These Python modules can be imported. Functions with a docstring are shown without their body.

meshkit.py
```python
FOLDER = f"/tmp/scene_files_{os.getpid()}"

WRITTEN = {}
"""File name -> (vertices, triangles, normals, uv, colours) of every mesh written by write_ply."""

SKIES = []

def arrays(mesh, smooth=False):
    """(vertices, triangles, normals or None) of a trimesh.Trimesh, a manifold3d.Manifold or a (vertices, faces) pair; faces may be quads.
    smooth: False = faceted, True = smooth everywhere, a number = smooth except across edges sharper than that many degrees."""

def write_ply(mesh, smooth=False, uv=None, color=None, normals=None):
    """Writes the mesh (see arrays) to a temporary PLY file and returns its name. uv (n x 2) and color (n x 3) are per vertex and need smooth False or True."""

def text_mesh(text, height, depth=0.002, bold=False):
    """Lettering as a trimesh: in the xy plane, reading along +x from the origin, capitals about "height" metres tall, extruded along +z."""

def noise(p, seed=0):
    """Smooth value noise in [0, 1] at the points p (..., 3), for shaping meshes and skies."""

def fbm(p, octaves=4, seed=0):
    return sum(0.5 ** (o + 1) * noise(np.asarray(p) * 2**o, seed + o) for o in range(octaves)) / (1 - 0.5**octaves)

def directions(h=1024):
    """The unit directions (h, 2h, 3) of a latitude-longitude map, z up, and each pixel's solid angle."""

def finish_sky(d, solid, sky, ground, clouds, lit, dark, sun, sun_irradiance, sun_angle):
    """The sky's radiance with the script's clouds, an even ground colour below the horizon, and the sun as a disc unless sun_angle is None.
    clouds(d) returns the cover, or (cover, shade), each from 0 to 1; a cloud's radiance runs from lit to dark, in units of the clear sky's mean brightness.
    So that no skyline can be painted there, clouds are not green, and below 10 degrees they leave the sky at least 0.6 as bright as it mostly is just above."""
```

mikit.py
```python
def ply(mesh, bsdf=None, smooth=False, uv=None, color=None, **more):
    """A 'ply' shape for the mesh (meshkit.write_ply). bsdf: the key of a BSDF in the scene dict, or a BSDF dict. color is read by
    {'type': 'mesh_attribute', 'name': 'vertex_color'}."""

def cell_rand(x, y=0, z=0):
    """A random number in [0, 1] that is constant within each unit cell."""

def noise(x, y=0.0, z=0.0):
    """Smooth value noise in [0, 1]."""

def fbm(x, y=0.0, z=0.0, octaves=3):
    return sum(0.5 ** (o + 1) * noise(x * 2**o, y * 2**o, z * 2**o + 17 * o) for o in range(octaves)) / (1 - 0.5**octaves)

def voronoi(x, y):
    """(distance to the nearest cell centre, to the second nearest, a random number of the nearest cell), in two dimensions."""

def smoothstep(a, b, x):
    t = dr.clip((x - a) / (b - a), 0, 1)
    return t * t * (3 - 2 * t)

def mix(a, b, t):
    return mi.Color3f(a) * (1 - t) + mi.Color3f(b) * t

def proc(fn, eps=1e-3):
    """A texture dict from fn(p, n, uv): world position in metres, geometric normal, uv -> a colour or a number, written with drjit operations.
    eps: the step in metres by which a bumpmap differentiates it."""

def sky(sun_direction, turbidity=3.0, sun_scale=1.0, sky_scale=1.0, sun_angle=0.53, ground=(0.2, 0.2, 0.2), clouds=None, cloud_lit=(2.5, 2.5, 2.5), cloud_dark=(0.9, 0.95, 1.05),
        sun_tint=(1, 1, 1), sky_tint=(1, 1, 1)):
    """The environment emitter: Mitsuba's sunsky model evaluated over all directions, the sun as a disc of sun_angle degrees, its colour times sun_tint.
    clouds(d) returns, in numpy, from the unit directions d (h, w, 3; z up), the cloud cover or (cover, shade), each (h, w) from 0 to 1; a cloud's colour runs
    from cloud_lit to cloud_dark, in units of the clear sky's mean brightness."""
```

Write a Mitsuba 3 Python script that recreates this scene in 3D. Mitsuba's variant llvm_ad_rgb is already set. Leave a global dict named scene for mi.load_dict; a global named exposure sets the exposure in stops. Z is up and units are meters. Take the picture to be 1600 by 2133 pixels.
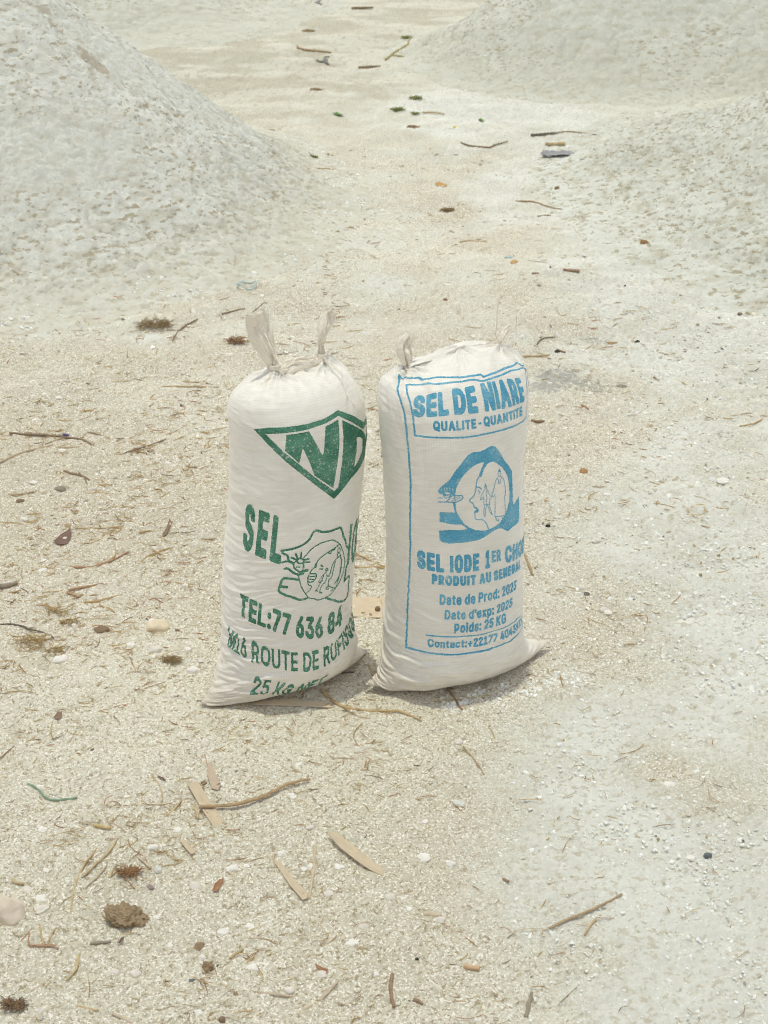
import math, random
import numpy as np, trimesh, shapely
from shapely import affinity
from scipy.interpolate import PchipInterpolator
import mitsuba as mi
import drjit as dr
import mikit, meshkit

T = mi.ScalarTransform4f
scene, labels = {}, {}

# ---------------------------------------------------------------- camera, sky, exposure
EYE, PITCH, VFOV = np.array([0.0, 0.0, 1.60]), math.radians(27.5), 34.83
_aim = EYE + np.array([0, math.cos(PITCH), -math.sin(PITCH)])
scene['camera'] = {'type': 'thinlens', 'fov': VFOV, 'fov_axis': 'y', 'aperture_radius': 0.0022, 'focus_distance': 2.85,
                   'near_clip': 0.05, 'far_clip': 400.0, 'to_world': T().look_at(origin=EYE.tolist(), target=_aim.tolist(), up=[0, 0, 1])}
exposure = 1.13


def thin_cloud(d):
    """A hot hazy sky: thin high cloud almost everywhere, a little thicker in places."""
    return 0.62 + 0.25 * (meshkit.fbm(d * 3.0, 4, 8) - 0.5), 0.25


scene['sky'] = mikit.sky((-0.045, 0.005, 1.0), turbidity=4.0, sun_scale=0.62, sun_angle=1.2, sun_tint=(0.855, 1.0, 1.055), clouds=thin_cloud, cloud_lit=(3.3, 3.3, 3.35), cloud_dark=(2.4, 2.4, 2.4))
# ---------------------------------------------------------------- materials
fbm, noise, smoothstep, mix = mikit.fbm, mikit.noise, mikit.smoothstep, mikit.mix


def principled(color, rough=0.7, spec=0.3, **more):
    if isinstance(color, (tuple, list)):
        color = {'type': 'rgb', 'value': list(color)}
    return {'type': 'principled', 'base_color': color, 'roughness': rough, 'specular': spec, **more}


# where loose salt covers the sand: (x, y, reach in x, reach in y, strength), in metres
SALT = [(0.60, 1.66, 0.42, 0.44, 1.15), (0.72, 2.75, 0.34, 0.50, 0.62), (0.26, 2.02, 0.16, 0.16, 0.45), (0.95, 4.3, 0.42, 0.7, 0.8), (0.75, 5.4, 0.55, 1.0, 0.55),
        (-0.75, 4.15, 0.55, 0.22, 0.55), (-0.10, 4.9, 0.26, 0.9, 0.5), (1.2, 6.3, 0.8, 0.6, 0.7), (-0.2, 6.4, 1.0, 0.8, 0.28), (0.35, 6.75, 0.36, 0.30, 0.9), (0.34, 2.30, 0.14, 0.12, 0.35), (1.0, 3.1, 0.75, 2.0, 0.42)]


def salt_cover(x, y, ex):
    total = 0.0
    for cx, cy, sx, sy, k in SALT:
        total = total + k * ex(-((x - cx) / sx) ** 2 - ((y - cy) / sy) ** 2)
    return total


ASH = [(0.44, 3.80, 0.075, 0.085, 1.0), (0.53, 3.74, 0.05, 0.05, 0.7), (0.38, 3.72, 0.06, 0.05, 0.7), (0.56, 4.06, 0.05, 0.05, 0.75), (0.80, 3.42, 0.05, 0.05, 0.5)]


def speck(x, y, z, octaves=3):
    """Noise without the square cells of plain value noise."""
    return fbm(0.80 * x - 0.60 * y + 0.2 * z, 0.58 * x + 0.78 * y + 0.1 * z, z, octaves)


def ground_color(p, n, uv):
    x, y = p.x, p.y
    cover = salt_cover(x, y, dr.exp)
    ragged = speck(x * 7, y * 7, 3.0, 5)
    salt = smoothstep(0.12, 0.95, cover + 1.05 * (ragged - 0.5))
    patch = speck(x * 2.3 + 7, y * 2.3, 1.0, 4)
    fine = speck(x * 260, y * 260, 2.0, 3)
    grit = speck(x * 430, y * 430, 5.0, 2)
    sand = mix((0.465, 0.430, 0.330), (0.615, 0.585, 0.478), smoothstep(0.3, 0.7, patch * 0.40 + fine * 0.60))
    damp = smoothstep(0.50, 0.72, speck(x * 3.1 + 20, y * 3.1 + 4, 4.0, 4))
    sand = mix(sand, (0.50, 0.44, 0.335), 0.45 * damp)
    sand = mix(sand, (0.79, 0.76, 0.69), smoothstep(0.58, 0.74, grit))
    sand = mix(sand, (0.30, 0.235, 0.14), 0.85 * smoothstep(0.62, 0.74, speck(x * 300 + 9, y * 300, 8.0, 3)))
    far = smoothstep(5.0, 7.5, y)
    dusty = mix((0.415, 0.395, 0.315), (0.555, 0.545, 0.470), smoothstep(0.38, 0.66, speck(x * 5, y * 9, 6.0, 5)))
    dusty = mix(dusty, (0.33, 0.285, 0.20), 0.5 * smoothstep(0.60, 0.72, speck(x * 60, y * 30, 9.0, 4)))
    sand = mix(sand, dusty, 0.75 * far)
    white = mix((0.575, 0.572, 0.507), (0.662, 0.664, 0.606), smoothstep(0.25, 0.75, fine * 0.5 + ragged * 0.5))
    white = mix(white, (0.45, 0.395, 0.29), 0.60 * smoothstep(0.585, 0.72, speck(x * 130, y * 170, 12.0, 4)))
    c = mix(sand, white, salt)
    ash = 0.0
    for cx, cy, sx, sy, k in ASH:
        ash = ash + k * dr.exp(-dr.square((x - cx) / sx) - dr.square((y - cy) / sy))
    ash = smoothstep(0.45, 0.75, ash * 0.75 + 0.95 * (speck(x * 120, y * 120, 6.0, 3) - 0.5) + 0.1)
    return mix(c, (0.22, 0.22, 0.205), 0.58 * ash)


HEAP_DIRT = [(-1.10, 5.22, 0.05, 0.04, 0.9), (-1.03, 5.20, 0.05, 0.05, 0.9), (-0.95, 5.15, 0.06, 0.05, 1.0), (-0.87, 5.15, 0.05, 0.05, 1.1), (-0.80, 5.12, 0.04, 0.04, 0.7),
             (-0.444, 4.853, 0.04, 0.04, 0.95), (-0.31, 4.90, 0.03, 0.03, 0.85), (-1.05, 4.38, 0.06, 0.04, 0.9)]


def heap_color(p, n, uv):
    x, y, z = p.x, p.y, p.z
    fine = fbm(x * 170, y * 170, z * 170, 3)
    big = fbm(x * 3.2, y * 3.2, z * 3.2 + 5, 4)
    c = mix((0.565, 0.572, 0.517), (0.678, 0.685, 0.632), smoothstep(0.28, 0.72, fine * 0.5 + big * 0.5))
    low = 1 - smoothstep(0.0, 0.55, z)
    tan_ = fbm(x * 27 + 0.4 * y, y * 31, z * 48, 5)
    c = mix(c, (0.47, 0.435, 0.335), (0.34 + 0.24 * low) * smoothstep(0.43, 0.72, tan_))
    c = mix(c, (0.35, 0.30, 0.20), 0.80 * smoothstep(0.56, 0.69, fbm(x * 60 + 0.3 * y, y * 66, z * 110, 4)) * smoothstep(0.42, 0.60, big + 0.12 * low))
    dirt = 0.0
    for cx, cy, sx, sy, k in HEAP_DIRT:
        dirt = dirt + k * dr.exp(-dr.square((x - cx) / sx) - dr.square((y - cy) / sy))
    dirt = smoothstep(0.50, 0.85, dirt * 0.62 + 1.9 * (fbm(x * 34, y * 34, z * 34, 4) - 0.5))
    return mix(c, (0.36, 0.30, 0.21), 0.65 * dirt)


def heap_color_toe(p, n, uv):
    toe = 1 - smoothstep(0.0, 0.16, p.z + 0.10 * (fbm(p.x * 3.2, p.y * 3.2, p.z * 3.2 + 5, 4) - 0.5))
    return mix(heap_color(p, n, uv), (0.57, 0.535, 0.43), 0.55 * toe)


def heap_color_dull(p, n, uv):
    foot = 1 - smoothstep(0.0, 0.22, p.z + 0.22 * (fbm(p.x * 4, p.y * 4, p.z * 4 + 5, 4) - 0.5))
    return mix(heap_color(p, n, uv) * mi.Color3f(0.955, 0.955, 0.93), (0.525, 0.515, 0.435), 0.60 * foot * smoothstep(5.8, 7.0, p.y))


def cloth_color(p, n, uv):
    u, v = uv.x, uv.y
    streak = fbm(u * 60, v * 420, 3.0, 3)
    cloud = fbm(u * 14, v * 14, 9.0, 3)
    c = mix((0.745, 0.712, 0.645), (0.825, 0.798, 0.735), smoothstep(0.25, 0.75, streak * 0.5 + cloud * 0.5))
    c = c * (1 + (0.004 + 0.030 * cloud) * (dr.sin(u * 2 * math.pi / 0.0042) + dr.sin(v * 2 * math.pi / 0.0042)))
    dust = (1 - smoothstep(0.0, 0.17, v + 0.10 * (cloud - 0.5)))
    return mix(c, (0.54, 0.46, 0.35), 0.55 * dust)


def cloth_relief(p, n, uv):
    u, v = uv.x, uv.y
    weave = dr.sin(u * 2 * math.pi / 0.0034) * dr.sin(v * 2 * math.pi / 0.0034)
    return 0.00009 * weave + 0.0004 * fbm(u * 120, v * 300, 2.0, 3)


def make_ink(deep, pale, seed):
    def ink(p, n, uv):
        q = fbm(p.x * 300 + seed, p.y * 300, p.z * 420, 3)
        worn = fbm(p.x * 38 + seed, p.y * 38, p.z * 38, 3)
        c = mix(deep, pale, smoothstep(0.32, 0.68, q * 0.45 + worn * 0.55))
        gap = smoothstep(0.60, 0.74, speck(p.x * 420, p.z * 560 + seed, p.y * 420, 2) * 0.75 + worn * 0.25)
        return mix(c, (0.60, 0.60, 0.54), 0.75 * gap)
    return ink


scene['ground_material'] = principled(mikit.proc(ground_color), 0.9, 0.2)
scene['heap_material'] = principled(mikit.proc(heap_color_toe), 0.75, 0.35)
scene['dull_heap_material'] = principled(mikit.proc(heap_color_dull), 0.75, 0.35)
scene['cloth_material'] = {'type': 'twosided', 'bsdf': {'type': 'bumpmap', 'arbitrary': mikit.proc(cloth_relief, eps=4e-4), 'scale': 1.0,
                                                       'bsdf': principled(mikit.proc(cloth_color), 0.42, 0.45)}}
scene['plain_cloth_material'] = {'type': 'twosided', 'bsdf': principled((0.77, 0.715, 0.61), 0.5, 0.4)}
scene['green_ink'] = {'type': 'twosided', 'bsdf': principled(mikit.proc(make_ink((0.036, 0.150, 0.095), (0.095, 0.265, 0.180), 3.0)), 0.6, 0.3)}
scene['blue_ink'] = {'type': 'twosided', 'bsdf': principled(mikit.proc(make_ink((0.075, 0.315, 0.480), (0.155, 0.430, 0.580), 8.0)), 0.6, 0.3)}
scene['coloured_material'] = {'type': 'twosided', 'bsdf': principled({'type': 'mesh_attribute', 'name': 'vertex_color'}, 0.75, 0.3)}
# ---------------------------------------------------------------- the ground and the salt heaps
def tensor_lines(lo, hi, step, reach, grow):
    """Lines that are `step` apart between lo and hi and spread out beyond, as far as reach = (low, high)."""
    mid = [lo]
    while mid[-1] < hi:
        mid.append(mid[-1] + (step(mid[-1]) if callable(step) else step))
    out, d = [], mid[-1] - mid[-2]
    x = mid[-1]
    while x < reach[1]:
        d *= grow
        x += d
        out.append(x)
    low, d, x = [], mid[1] - mid[0], lo
    while x > reach[0]:
        d *= grow
        x -= d
        low.append(x)
    return np.array(low[::-1] + mid + out)


def macro_height(x, y):
    """The lie of the ground, in metres, without its grit."""
    p = np.stack([np.asarray(x, float), np.asarray(y, float), np.zeros_like(np.asarray(x, float))], -1)
    calm = 1 - np.exp(-((p[..., 0] - 0.0) / 0.45) ** 2 - ((p[..., 1] - 2.45) / 0.35) ** 2)
    return calm * (0.030 * (meshkit.fbm(p * 1.3 + 5, 3, 2) - 0.5) + 0.022 * (meshkit.fbm(p * 5.0, 3, 4) - 0.5))


def lumps(x, y, cell, seed):
    """Rounded grains packed over the plane: a height from 0 to 1."""
    gx, gy = x / cell, y / cell
    ix, iy = np.floor(gx), np.floor(gy)
    best = np.full(gx.shape, 9.0)
    for a in (-1, 0, 1):
        for b in (-1, 0, 1):
            h = (((ix + a).astype(np.int64) * 73856093) ^ ((iy + b).astype(np.int64) * 19349663) ^ (seed * 83492791)) & 0xFFFFFFFF
            h = ((h ^ (h >> 13)) * 1274126177) & 0xFFFFFFFF
            rx, ry, rr = (h & 0x3FF) / 1023.0, ((h >> 10) & 0x3FF) / 1023.0, ((h >> 20) & 0x3FF) / 1023.0
            d = np.hypot(ix + a + rx - gx, iy + b + ry - gy) / (0.55 + 0.5 * rr)
            best = np.minimum(best, d)
    return np.sqrt(np.clip(1 - best ** 2, 0, 1))


def grid_faces(nr, nc, keep=None):
    i, j = np.meshgrid(np.arange(nr - 1), np.arange(nc - 1), indexing='ij')
    a = i * nc + j
    q = np.stack([a, a + 1, a + nc + 1, a + nc], -1).reshape(-1, 4)
    return q if keep is None else q[keep.reshape(-1)[q].any(1)]


def compact(v, q):
    used, inv = np.unique(q, return_inverse=True)
    return v[used], inv.reshape(q.shape)


xs = tensor_lines(-0.80, 0.80, 0.0033, (-160, 160), 1.030)
ys = tensor_lines(1.30, 8.5, lambda y: 0.0034 * (y / 1.8) ** 1.25, (-60, 220), 1.10)
X, Y = np.meshgrid(xs, ys)
near = np.clip((9.0 - np.abs(Y)) / 2, 0, 1) * np.clip((3.5 - np.abs(X)) / 1.5, 0, 1)
cover = np.clip((salt_cover(X, Y, np.exp) - 0.25) / 0.4, 0, 1)
P3 = np.stack([X, Y, 0 * X], -1)
Z = macro_height(X, Y) * np.clip(near * 4, 0, 1)
Z += near * (1 - cover) * (0.0060 * (meshkit.fbm(P3 * 70, 3, 7) - 0.5) + 0.0030 * lumps(X, Y, 0.009, 3) * (meshkit.noise(P3 * 30, 5) > 0.45))
Z += near * cover * (0.0062 * lumps(X + 0.006 * meshkit.noise(P3 * 60, 1), Y + 0.006 * meshkit.noise(P3 * 60, 2), 0.0150, 5) * np.clip(2.2 * meshkit.fbm(P3 * 14, 3, 12) - 0.2, 0.25, 1.2)
                     + 0.0036 * lumps(X, Y, 0.0075, 9) + 0.006 * (meshkit.fbm(P3 * 25, 3, 11) - 0.5) - 0.007)
scene['ground'] = mikit.ply((np.stack([X, Y, Z], -1).reshape(-1, 3), grid_faces(*X.shape)), 'ground_material', smooth=True)
labels['ground'] = {'label': 'pale trodden sand mixed with salt and shell grit', 'kind': 'structure'}

HEAPS = {  # spine, base radius, slope, seed, dense area (x0, x1, y0, y1, step)
    'salt_heap': dict(spine=[(-1.30, 5.32), (-2.4, 5.75)], radius=1.03, slope=0.84, seed=2, area=(-1.55, 0.05, 3.95, 6.4, 0.0052), mat='heap_material', soft=0.17,
                      label='bright white salt heap rising on the left behind the green printed sack'),
    'salt_heap_001': dict(spine=[(1.02, 7.62), (2.9, 8.1)], radius=(0.80, 1.42), slope=0.78, seed=14, area=(-0.35, 2.25, 6.0, 8.8, 0.0095), mat='dull_heap_material', soft=0.14,
                          label='large dull salt heap behind at the upper right, its foot reaching the path'),
    'salt_heap_002': dict(spine=[(2.20, 5.35), (3.2, 5.6)], radius=1.29, slope=0.70, seed=23, area=(0.40, 1.75, 3.6, 6.5, 0.0063), mat='dull_heap_material', soft=0.26,
                          label='clumpy low salt heap cut by the right edge of the frame'),
    'salt_heap_003': dict(spine=[(-2.2, 9.4), (-3.2, 9.6)], radius=1.50, slope=0.62, seed=31, area=(-2.1, -0.2, 7.4, 9.8, 0.013), mat='dull_heap_material', soft=0.38,
                          label='farthest salt heap, its flank showing above the crest line of the bright white heap'),
}


def heap_height(h, x, y):
    (ax, ay), (bx, by) = h['spine']
    t = np.clip(((x - ax) * (bx - ax) + (y - ay) * (by - ay)) / ((bx - ax) ** 2 + (by - ay) ** 2), 0, 1)
    d = np.hypot(x - ax - t * (bx - ax), y - ay - t * (by - ay))
    p = np.stack([x, y, 0 * x], -1)
    r0, r1 = h['radius'] if isinstance(h['radius'], tuple) else (h['radius'], h['radius'])
    r = (r0 + (r1 - r0) * t) * (1 + 0.16 * (meshkit.fbm(p * 1.4, 3, h['seed']) - 0.5)) - d
    soft = h['soft']
    z = h['slope'] * 0.5 * (r + np.sqrt(r * r + soft ** 2)) - 0.15 * h['slope'] * soft - 0.003
    top = h['slope'] * r1
    return np.where(z > 0.93 * top, 0.93 * top + 0.07 * top * np.tanh((z - 0.93 * top) / (0.07 * top)), z)


for key, h in HEAPS.items():
    x0, x1, y0, y1, st = h['area']
    reach = (h['spine'][1][0] - 2.4, h['spine'][1][0] + 2.4)
    gx = tensor_lines(x0, x1, st, (min(reach[0], x0), max(reach[1], x1)), 1.08)
    gy = tensor_lines(y0, y1, st, (y0, h['spine'][1][1] + 2.4), 1.08)
    X, Y = np.meshgrid(gx, gy)
    Z0 = heap_height(h, X, Y)
    P3 = np.stack([X, Y, 1.2 * Z0], -1)
    k = 1.25                                              # slope: steps along the surface are longer than in plan
    body = np.clip((Z0 + 0.012) / 0.05, 0.0, 1)
    sink = np.clip(Z0 / 0.012, -1, 0) * 0.012
    c1 = 0.025 if key != 'salt_heap_003' else 0.05
    patchy = np.clip(2.6 * (meshkit.fbm(P3 * 5, 3, h['seed'] + 3) - 0.24), 0.55, 1.25)
    wx, wy = X + 0.012 * meshkit.noise(P3 * 40, 3), Y + 0.012 * meshkit.noise(P3 * 40, 4)
    bump = 0.0205 * lumps(wx, wy * k, c1, h['seed']) * patchy + 0.0115 * lumps(wx, wy * k, c1 * 0.5, h['seed'] + 1) + 0.004 * lumps(X, Y * k, c1 * 0.27, h['seed'] + 2)
    bump = bump + 0.030 * (meshkit.fbm(P3 * 12, 4, h['seed'] + 7) - 0.5) + 0.05 * (meshkit.fbm(P3 * 2.5, 3, h['seed'] + 8) - 0.5) * np.clip(Z0 / 0.2, 0, 1)
    Z = Z0 + macro_height(X, Y) * np.clip(1 - Z0 / 0.3, 0, 1) + body * (bump - 0.008) + sink
    keep = Z0 > -0.016 - 0.02 * (h['soft'] > 0.2)
    v, q = compact(np.stack([X, Y, Z], -1).reshape(-1, 3), grid_faces(*X.shape, keep))
    scene[key] = mikit.ply((v, q), h['mat'], smooth=True)
    labels[key] = {'label': h['label'], 'category': 'salt heap', 'group': 'heaps of raw salt'}


# ---------------------------------------------------------------- loose grit: shell chips, salt grains, straw bits
rng = np.random.default_rng(5)


def hull_template(n, flat, r):
    p = r.normal(size=(n, 3))
    p /= np.linalg.norm(p, axis=1, keepdims=True)
    p *= np.array([1, 0.78, flat]) * r.uniform(0.8, 1.1, (n, 1))
    m = trimesh.convex.convex_hull(p)
    return np.array(m.vertices), np.array(m.faces)


def rotations(n, tilt, r):
    a, b, c = r.uniform(0, 2 * np.pi, n), r.normal(0, tilt, n), r.normal(0, tilt, n)
    ca, sa, cb, sb, cc, sc = np.cos(a), np.sin(a), np.cos(b), np.sin(b), np.cos(c), np.sin(c)
    o, z = np.ones(n), np.zeros(n)
    A = np.stack([np.stack([ca, -sa, z], -1), np.stack([sa, ca, z], -1), np.stack([z, z, o], -1)], 1)
    B = np.stack([np.stack([o, z, z], -1), np.stack([z, cb, -sb], -1), np.stack([z, sb, cb], -1)], 1)
    C = np.stack([np.stack([cc, z, sc], -1), np.stack([z, o, z], -1), np.stack([-sc, z, cc], -1)], 1)
    return B @ C @ A


def scatter(points, size, colours, templates, tilt, r, lift=0.15):
    """One mesh of many small pieces, with a colour for each."""
    V, Fc, C, at0 = [], [], [], 0
    which = r.integers(0, len(templates), len(points))
    for k, (tv, tf) in enumerate(templates):
        m = which == k
        n = int(m.sum())
        if not n:
            continue
        v = np.einsum('nij,mj->nmi', rotations(n, tilt, r), tv) * size[m][:, None, None] + points[m][:, None, :]
        v[..., 2] += (lift * size[m])[:, None]
        V.append(v.reshape(-1, 3))
        Fc.append((tf[None] + (np.arange(n) * len(tv))[:, None, None]).reshape(-1, 3) + at0)
        C.append(np.repeat(colours[m], len(tv), 0))
        at0 += n * len(tv)
    return np.vstack(V), np.vstack(Fc), np.vstack(C)


def sample_ground(n, r, y0=1.35, y1=6.0, power=1.0):
    """Points over the ground, thinning out with distance."""
    u = r.uniform(0, 1, n)
    y = y0 * (y1 / y0) ** (u ** power)
    x = r.uniform(-1, 1, n) * (0.30 + 0.25 * y)
    return x, y


def palette(n, r, colours, weights):
    c = np.array(colours)[r.choice(len(colours), n, p=np.array(weights) / sum(weights))]
    return np.clip(c * r.uniform(0.85, 1.12, (n, 1)), 0, 0.86)


def ground_z(x, y):
    """The height of whatever a loose thing lies on: the ground or the foot of a heap."""
    x, y = np.asarray(x, float), np.asarray(y, float)
    z = macro_height(x, y)
    for h in HEAPS.values():
        z = np.maximum(z, heap_height(h, x, y) + macro_height(x, y) * 0.5 + 0.004 * (heap_height(h, x, y) > 0.01))
    return z


grains = [hull_template(12, 0.55, rng) for _ in range(8)]
chips = [hull_template(8, 0.26, rng) for _ in range(10)]
for key, n in (('salt_heap', 9000), ('salt_heap_001', 2500), ('salt_heap_002', 4500)):
    h = HEAPS[key]
    x0, x1, y0, y1, st = h['area']
    x, y = rng.uniform(x0, x1, n), y0 + (y1 - y0) * rng.uniform(0, 1, n) ** 1.2
    z = heap_height(h, x, y)
    ok = (z > 0.0) & (meshkit.fbm(np.stack([x, y, 0 * x], -1) * 4, 3, 50) + rng.uniform(-0.2, 0.2, n) > 0.42)
    x, y, z = x[ok], y[ok], z[ok]
    s = np.clip(rng.lognormal(math.log(0.0042), 0.45, len(x)), 0.002, 0.012)
    v, f, c = scatter(np.stack([x, y, z + 0.006 + macro_height(x, y) * np.clip(1 - z / 0.3, 0, 1)], -1), s, palette(len(x), rng, [(0.80, 0.815, 0.77), (0.84, 0.85, 0.81), (0.62, 0.56, 0.44), (0.44, 0.36, 0.23)], [50, 40, 7, 3]), grains, 0.5, rng, -0.05)
    scene[key + '__loose_lumps'] = mikit.ply((v, f), 'coloured_material', color=c)
    labels[key + '__loose_lumps'] = {'kind': 'stuff'}
n = 110000
x, y = sample_ground(n, rng)
cov = np.clip(salt_cover(x, y, np.exp), 0, 1.2)
keep = (rng.uniform(0, 1, n) > 0.75 * np.clip((cov - 0.3) / 0.4, 0, 1)) & (meshkit.fbm(np.stack([x * 3.1, y * 3.1, 0 * x], -1), 4, 40) + rng.uniform(-0.16, 0.16, n) > 0.475)
x, y = x[keep], y[keep]
s = np.clip(rng.lognormal(math.log(0.0018), 0.45, len(x)), 0.001, 0.0075) * np.clip(y / 2.2, 0.8, 2.0)
v, f, c = scatter(np.stack([x, y, ground_z(x, y)], -1), s, palette(len(x), rng, [(0.80, 0.785, 0.735), (0.70, 0.655, 0.55), (0.62, 0.61, 0.57), (0.55, 0.47, 0.34), (0.32, 0.24, 0.14), (0.14, 0.13, 0.115)], [30, 32, 18, 13, 5, 2]), chips, 0.35, rng)
scene['shell_grit'] = mikit.ply((v, f), 'coloured_material', color=c)
labels['shell_grit'] = {'label': 'fine broken shell grit strewn over the sand', 'kind': 'stuff'}

n = 40000
x, y = sample_ground(n, rng, 1.35, 4.4, power=0.9)
cov = salt_cover(x, y, np.exp) + 0.5 * (meshkit.fbm(np.stack([x * 9, y * 9, 0 * x], -1), 3, 41) - 0.5)
keep = cov > rng.uniform(0.30, 0.95, n)
# grains that lie under the skirts of the two sacks
m = 700
gx = np.concatenate([x[keep], rng.uniform(0.10, 0.36, m)])
gy = np.concatenate([y[keep], 2.335 + 0.42 * (gx[-m:] - 0.10) + rng.normal(0, 0.018, m)])
s = np.clip(rng.lognormal(math.log(0.0030), 0.42, len(gx)), 0.0015, 0.008) * np.clip(gy / 2.4, 0.8, 1.15)
v, f, c = scatter(np.stack([gx, gy, ground_z(gx, gy)], -1), s, palette(len(gx), rng, [(0.79, 0.80, 0.755), (0.83, 0.84, 0.80), (0.62, 0.57, 0.46), (0.42, 0.34, 0.22)], [54, 37, 7, 2]), grains, 0.5, rng, 0.0)
scene['salt_grains'] = mikit.ply((v, f), 'coloured_material', color=c)
labels['salt_grains'] = {'label': 'coarse greyish white salt grains spilled over the ground', 'kind': 'stuff'}


def fibre_mesh(paths, radius, colours, sides=4):
    """Many thin tubes as one mesh. paths (n, k, 3), radius (n, k), colours (n, 3)."""
    n, k, _ = paths.shape
    t = np.gradient(paths, axis=1)
    t /= np.maximum(np.linalg.norm(t, axis=-1, keepdims=True), 1e-9)
    side = np.cross(t, [0, 0, 1.0])
    side = np.where(np.linalg.norm(side, axis=-1, keepdims=True) < 1e-3, [1.0, 0, 0], side)
    side /= np.linalg.norm(side, axis=-1, keepdims=True)
    up = np.cross(side, t)
    a = np.arange(sides) * 2 * np.pi / sides
    v = paths[:, :, None] + radius[:, :, None, None] * (np.cos(a)[:, None] * side[:, :, None] + np.sin(a)[:, None] * up[:, :, None])
    i, j = np.meshgrid(np.arange(k - 1), np.arange(sides), indexing='ij')
    q = np.stack([i * sides + j, i * sides + (j + 1) % sides, (i + 1) * sides + (j + 1) % sides, (i + 1) * sides + j], -1).reshape(-1, 4)
    caps = [[0, m + 1, m] for m in range(1, sides - 1)] + [[(k - 1) * sides, (k - 1) * sides + m, (k - 1) * sides + m + 1] for m in range(1, sides - 1)]
    tri = np.vstack([q[:, [0, 1, 2]], q[:, [0, 2, 3]], np.array(caps)])
    f = (tri[None] + (np.arange(n) * k * sides)[:, None, None]).reshape(-1, 3)
    return v.reshape(-1, 3), f, np.repeat(colours, k * sides, 0)


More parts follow.
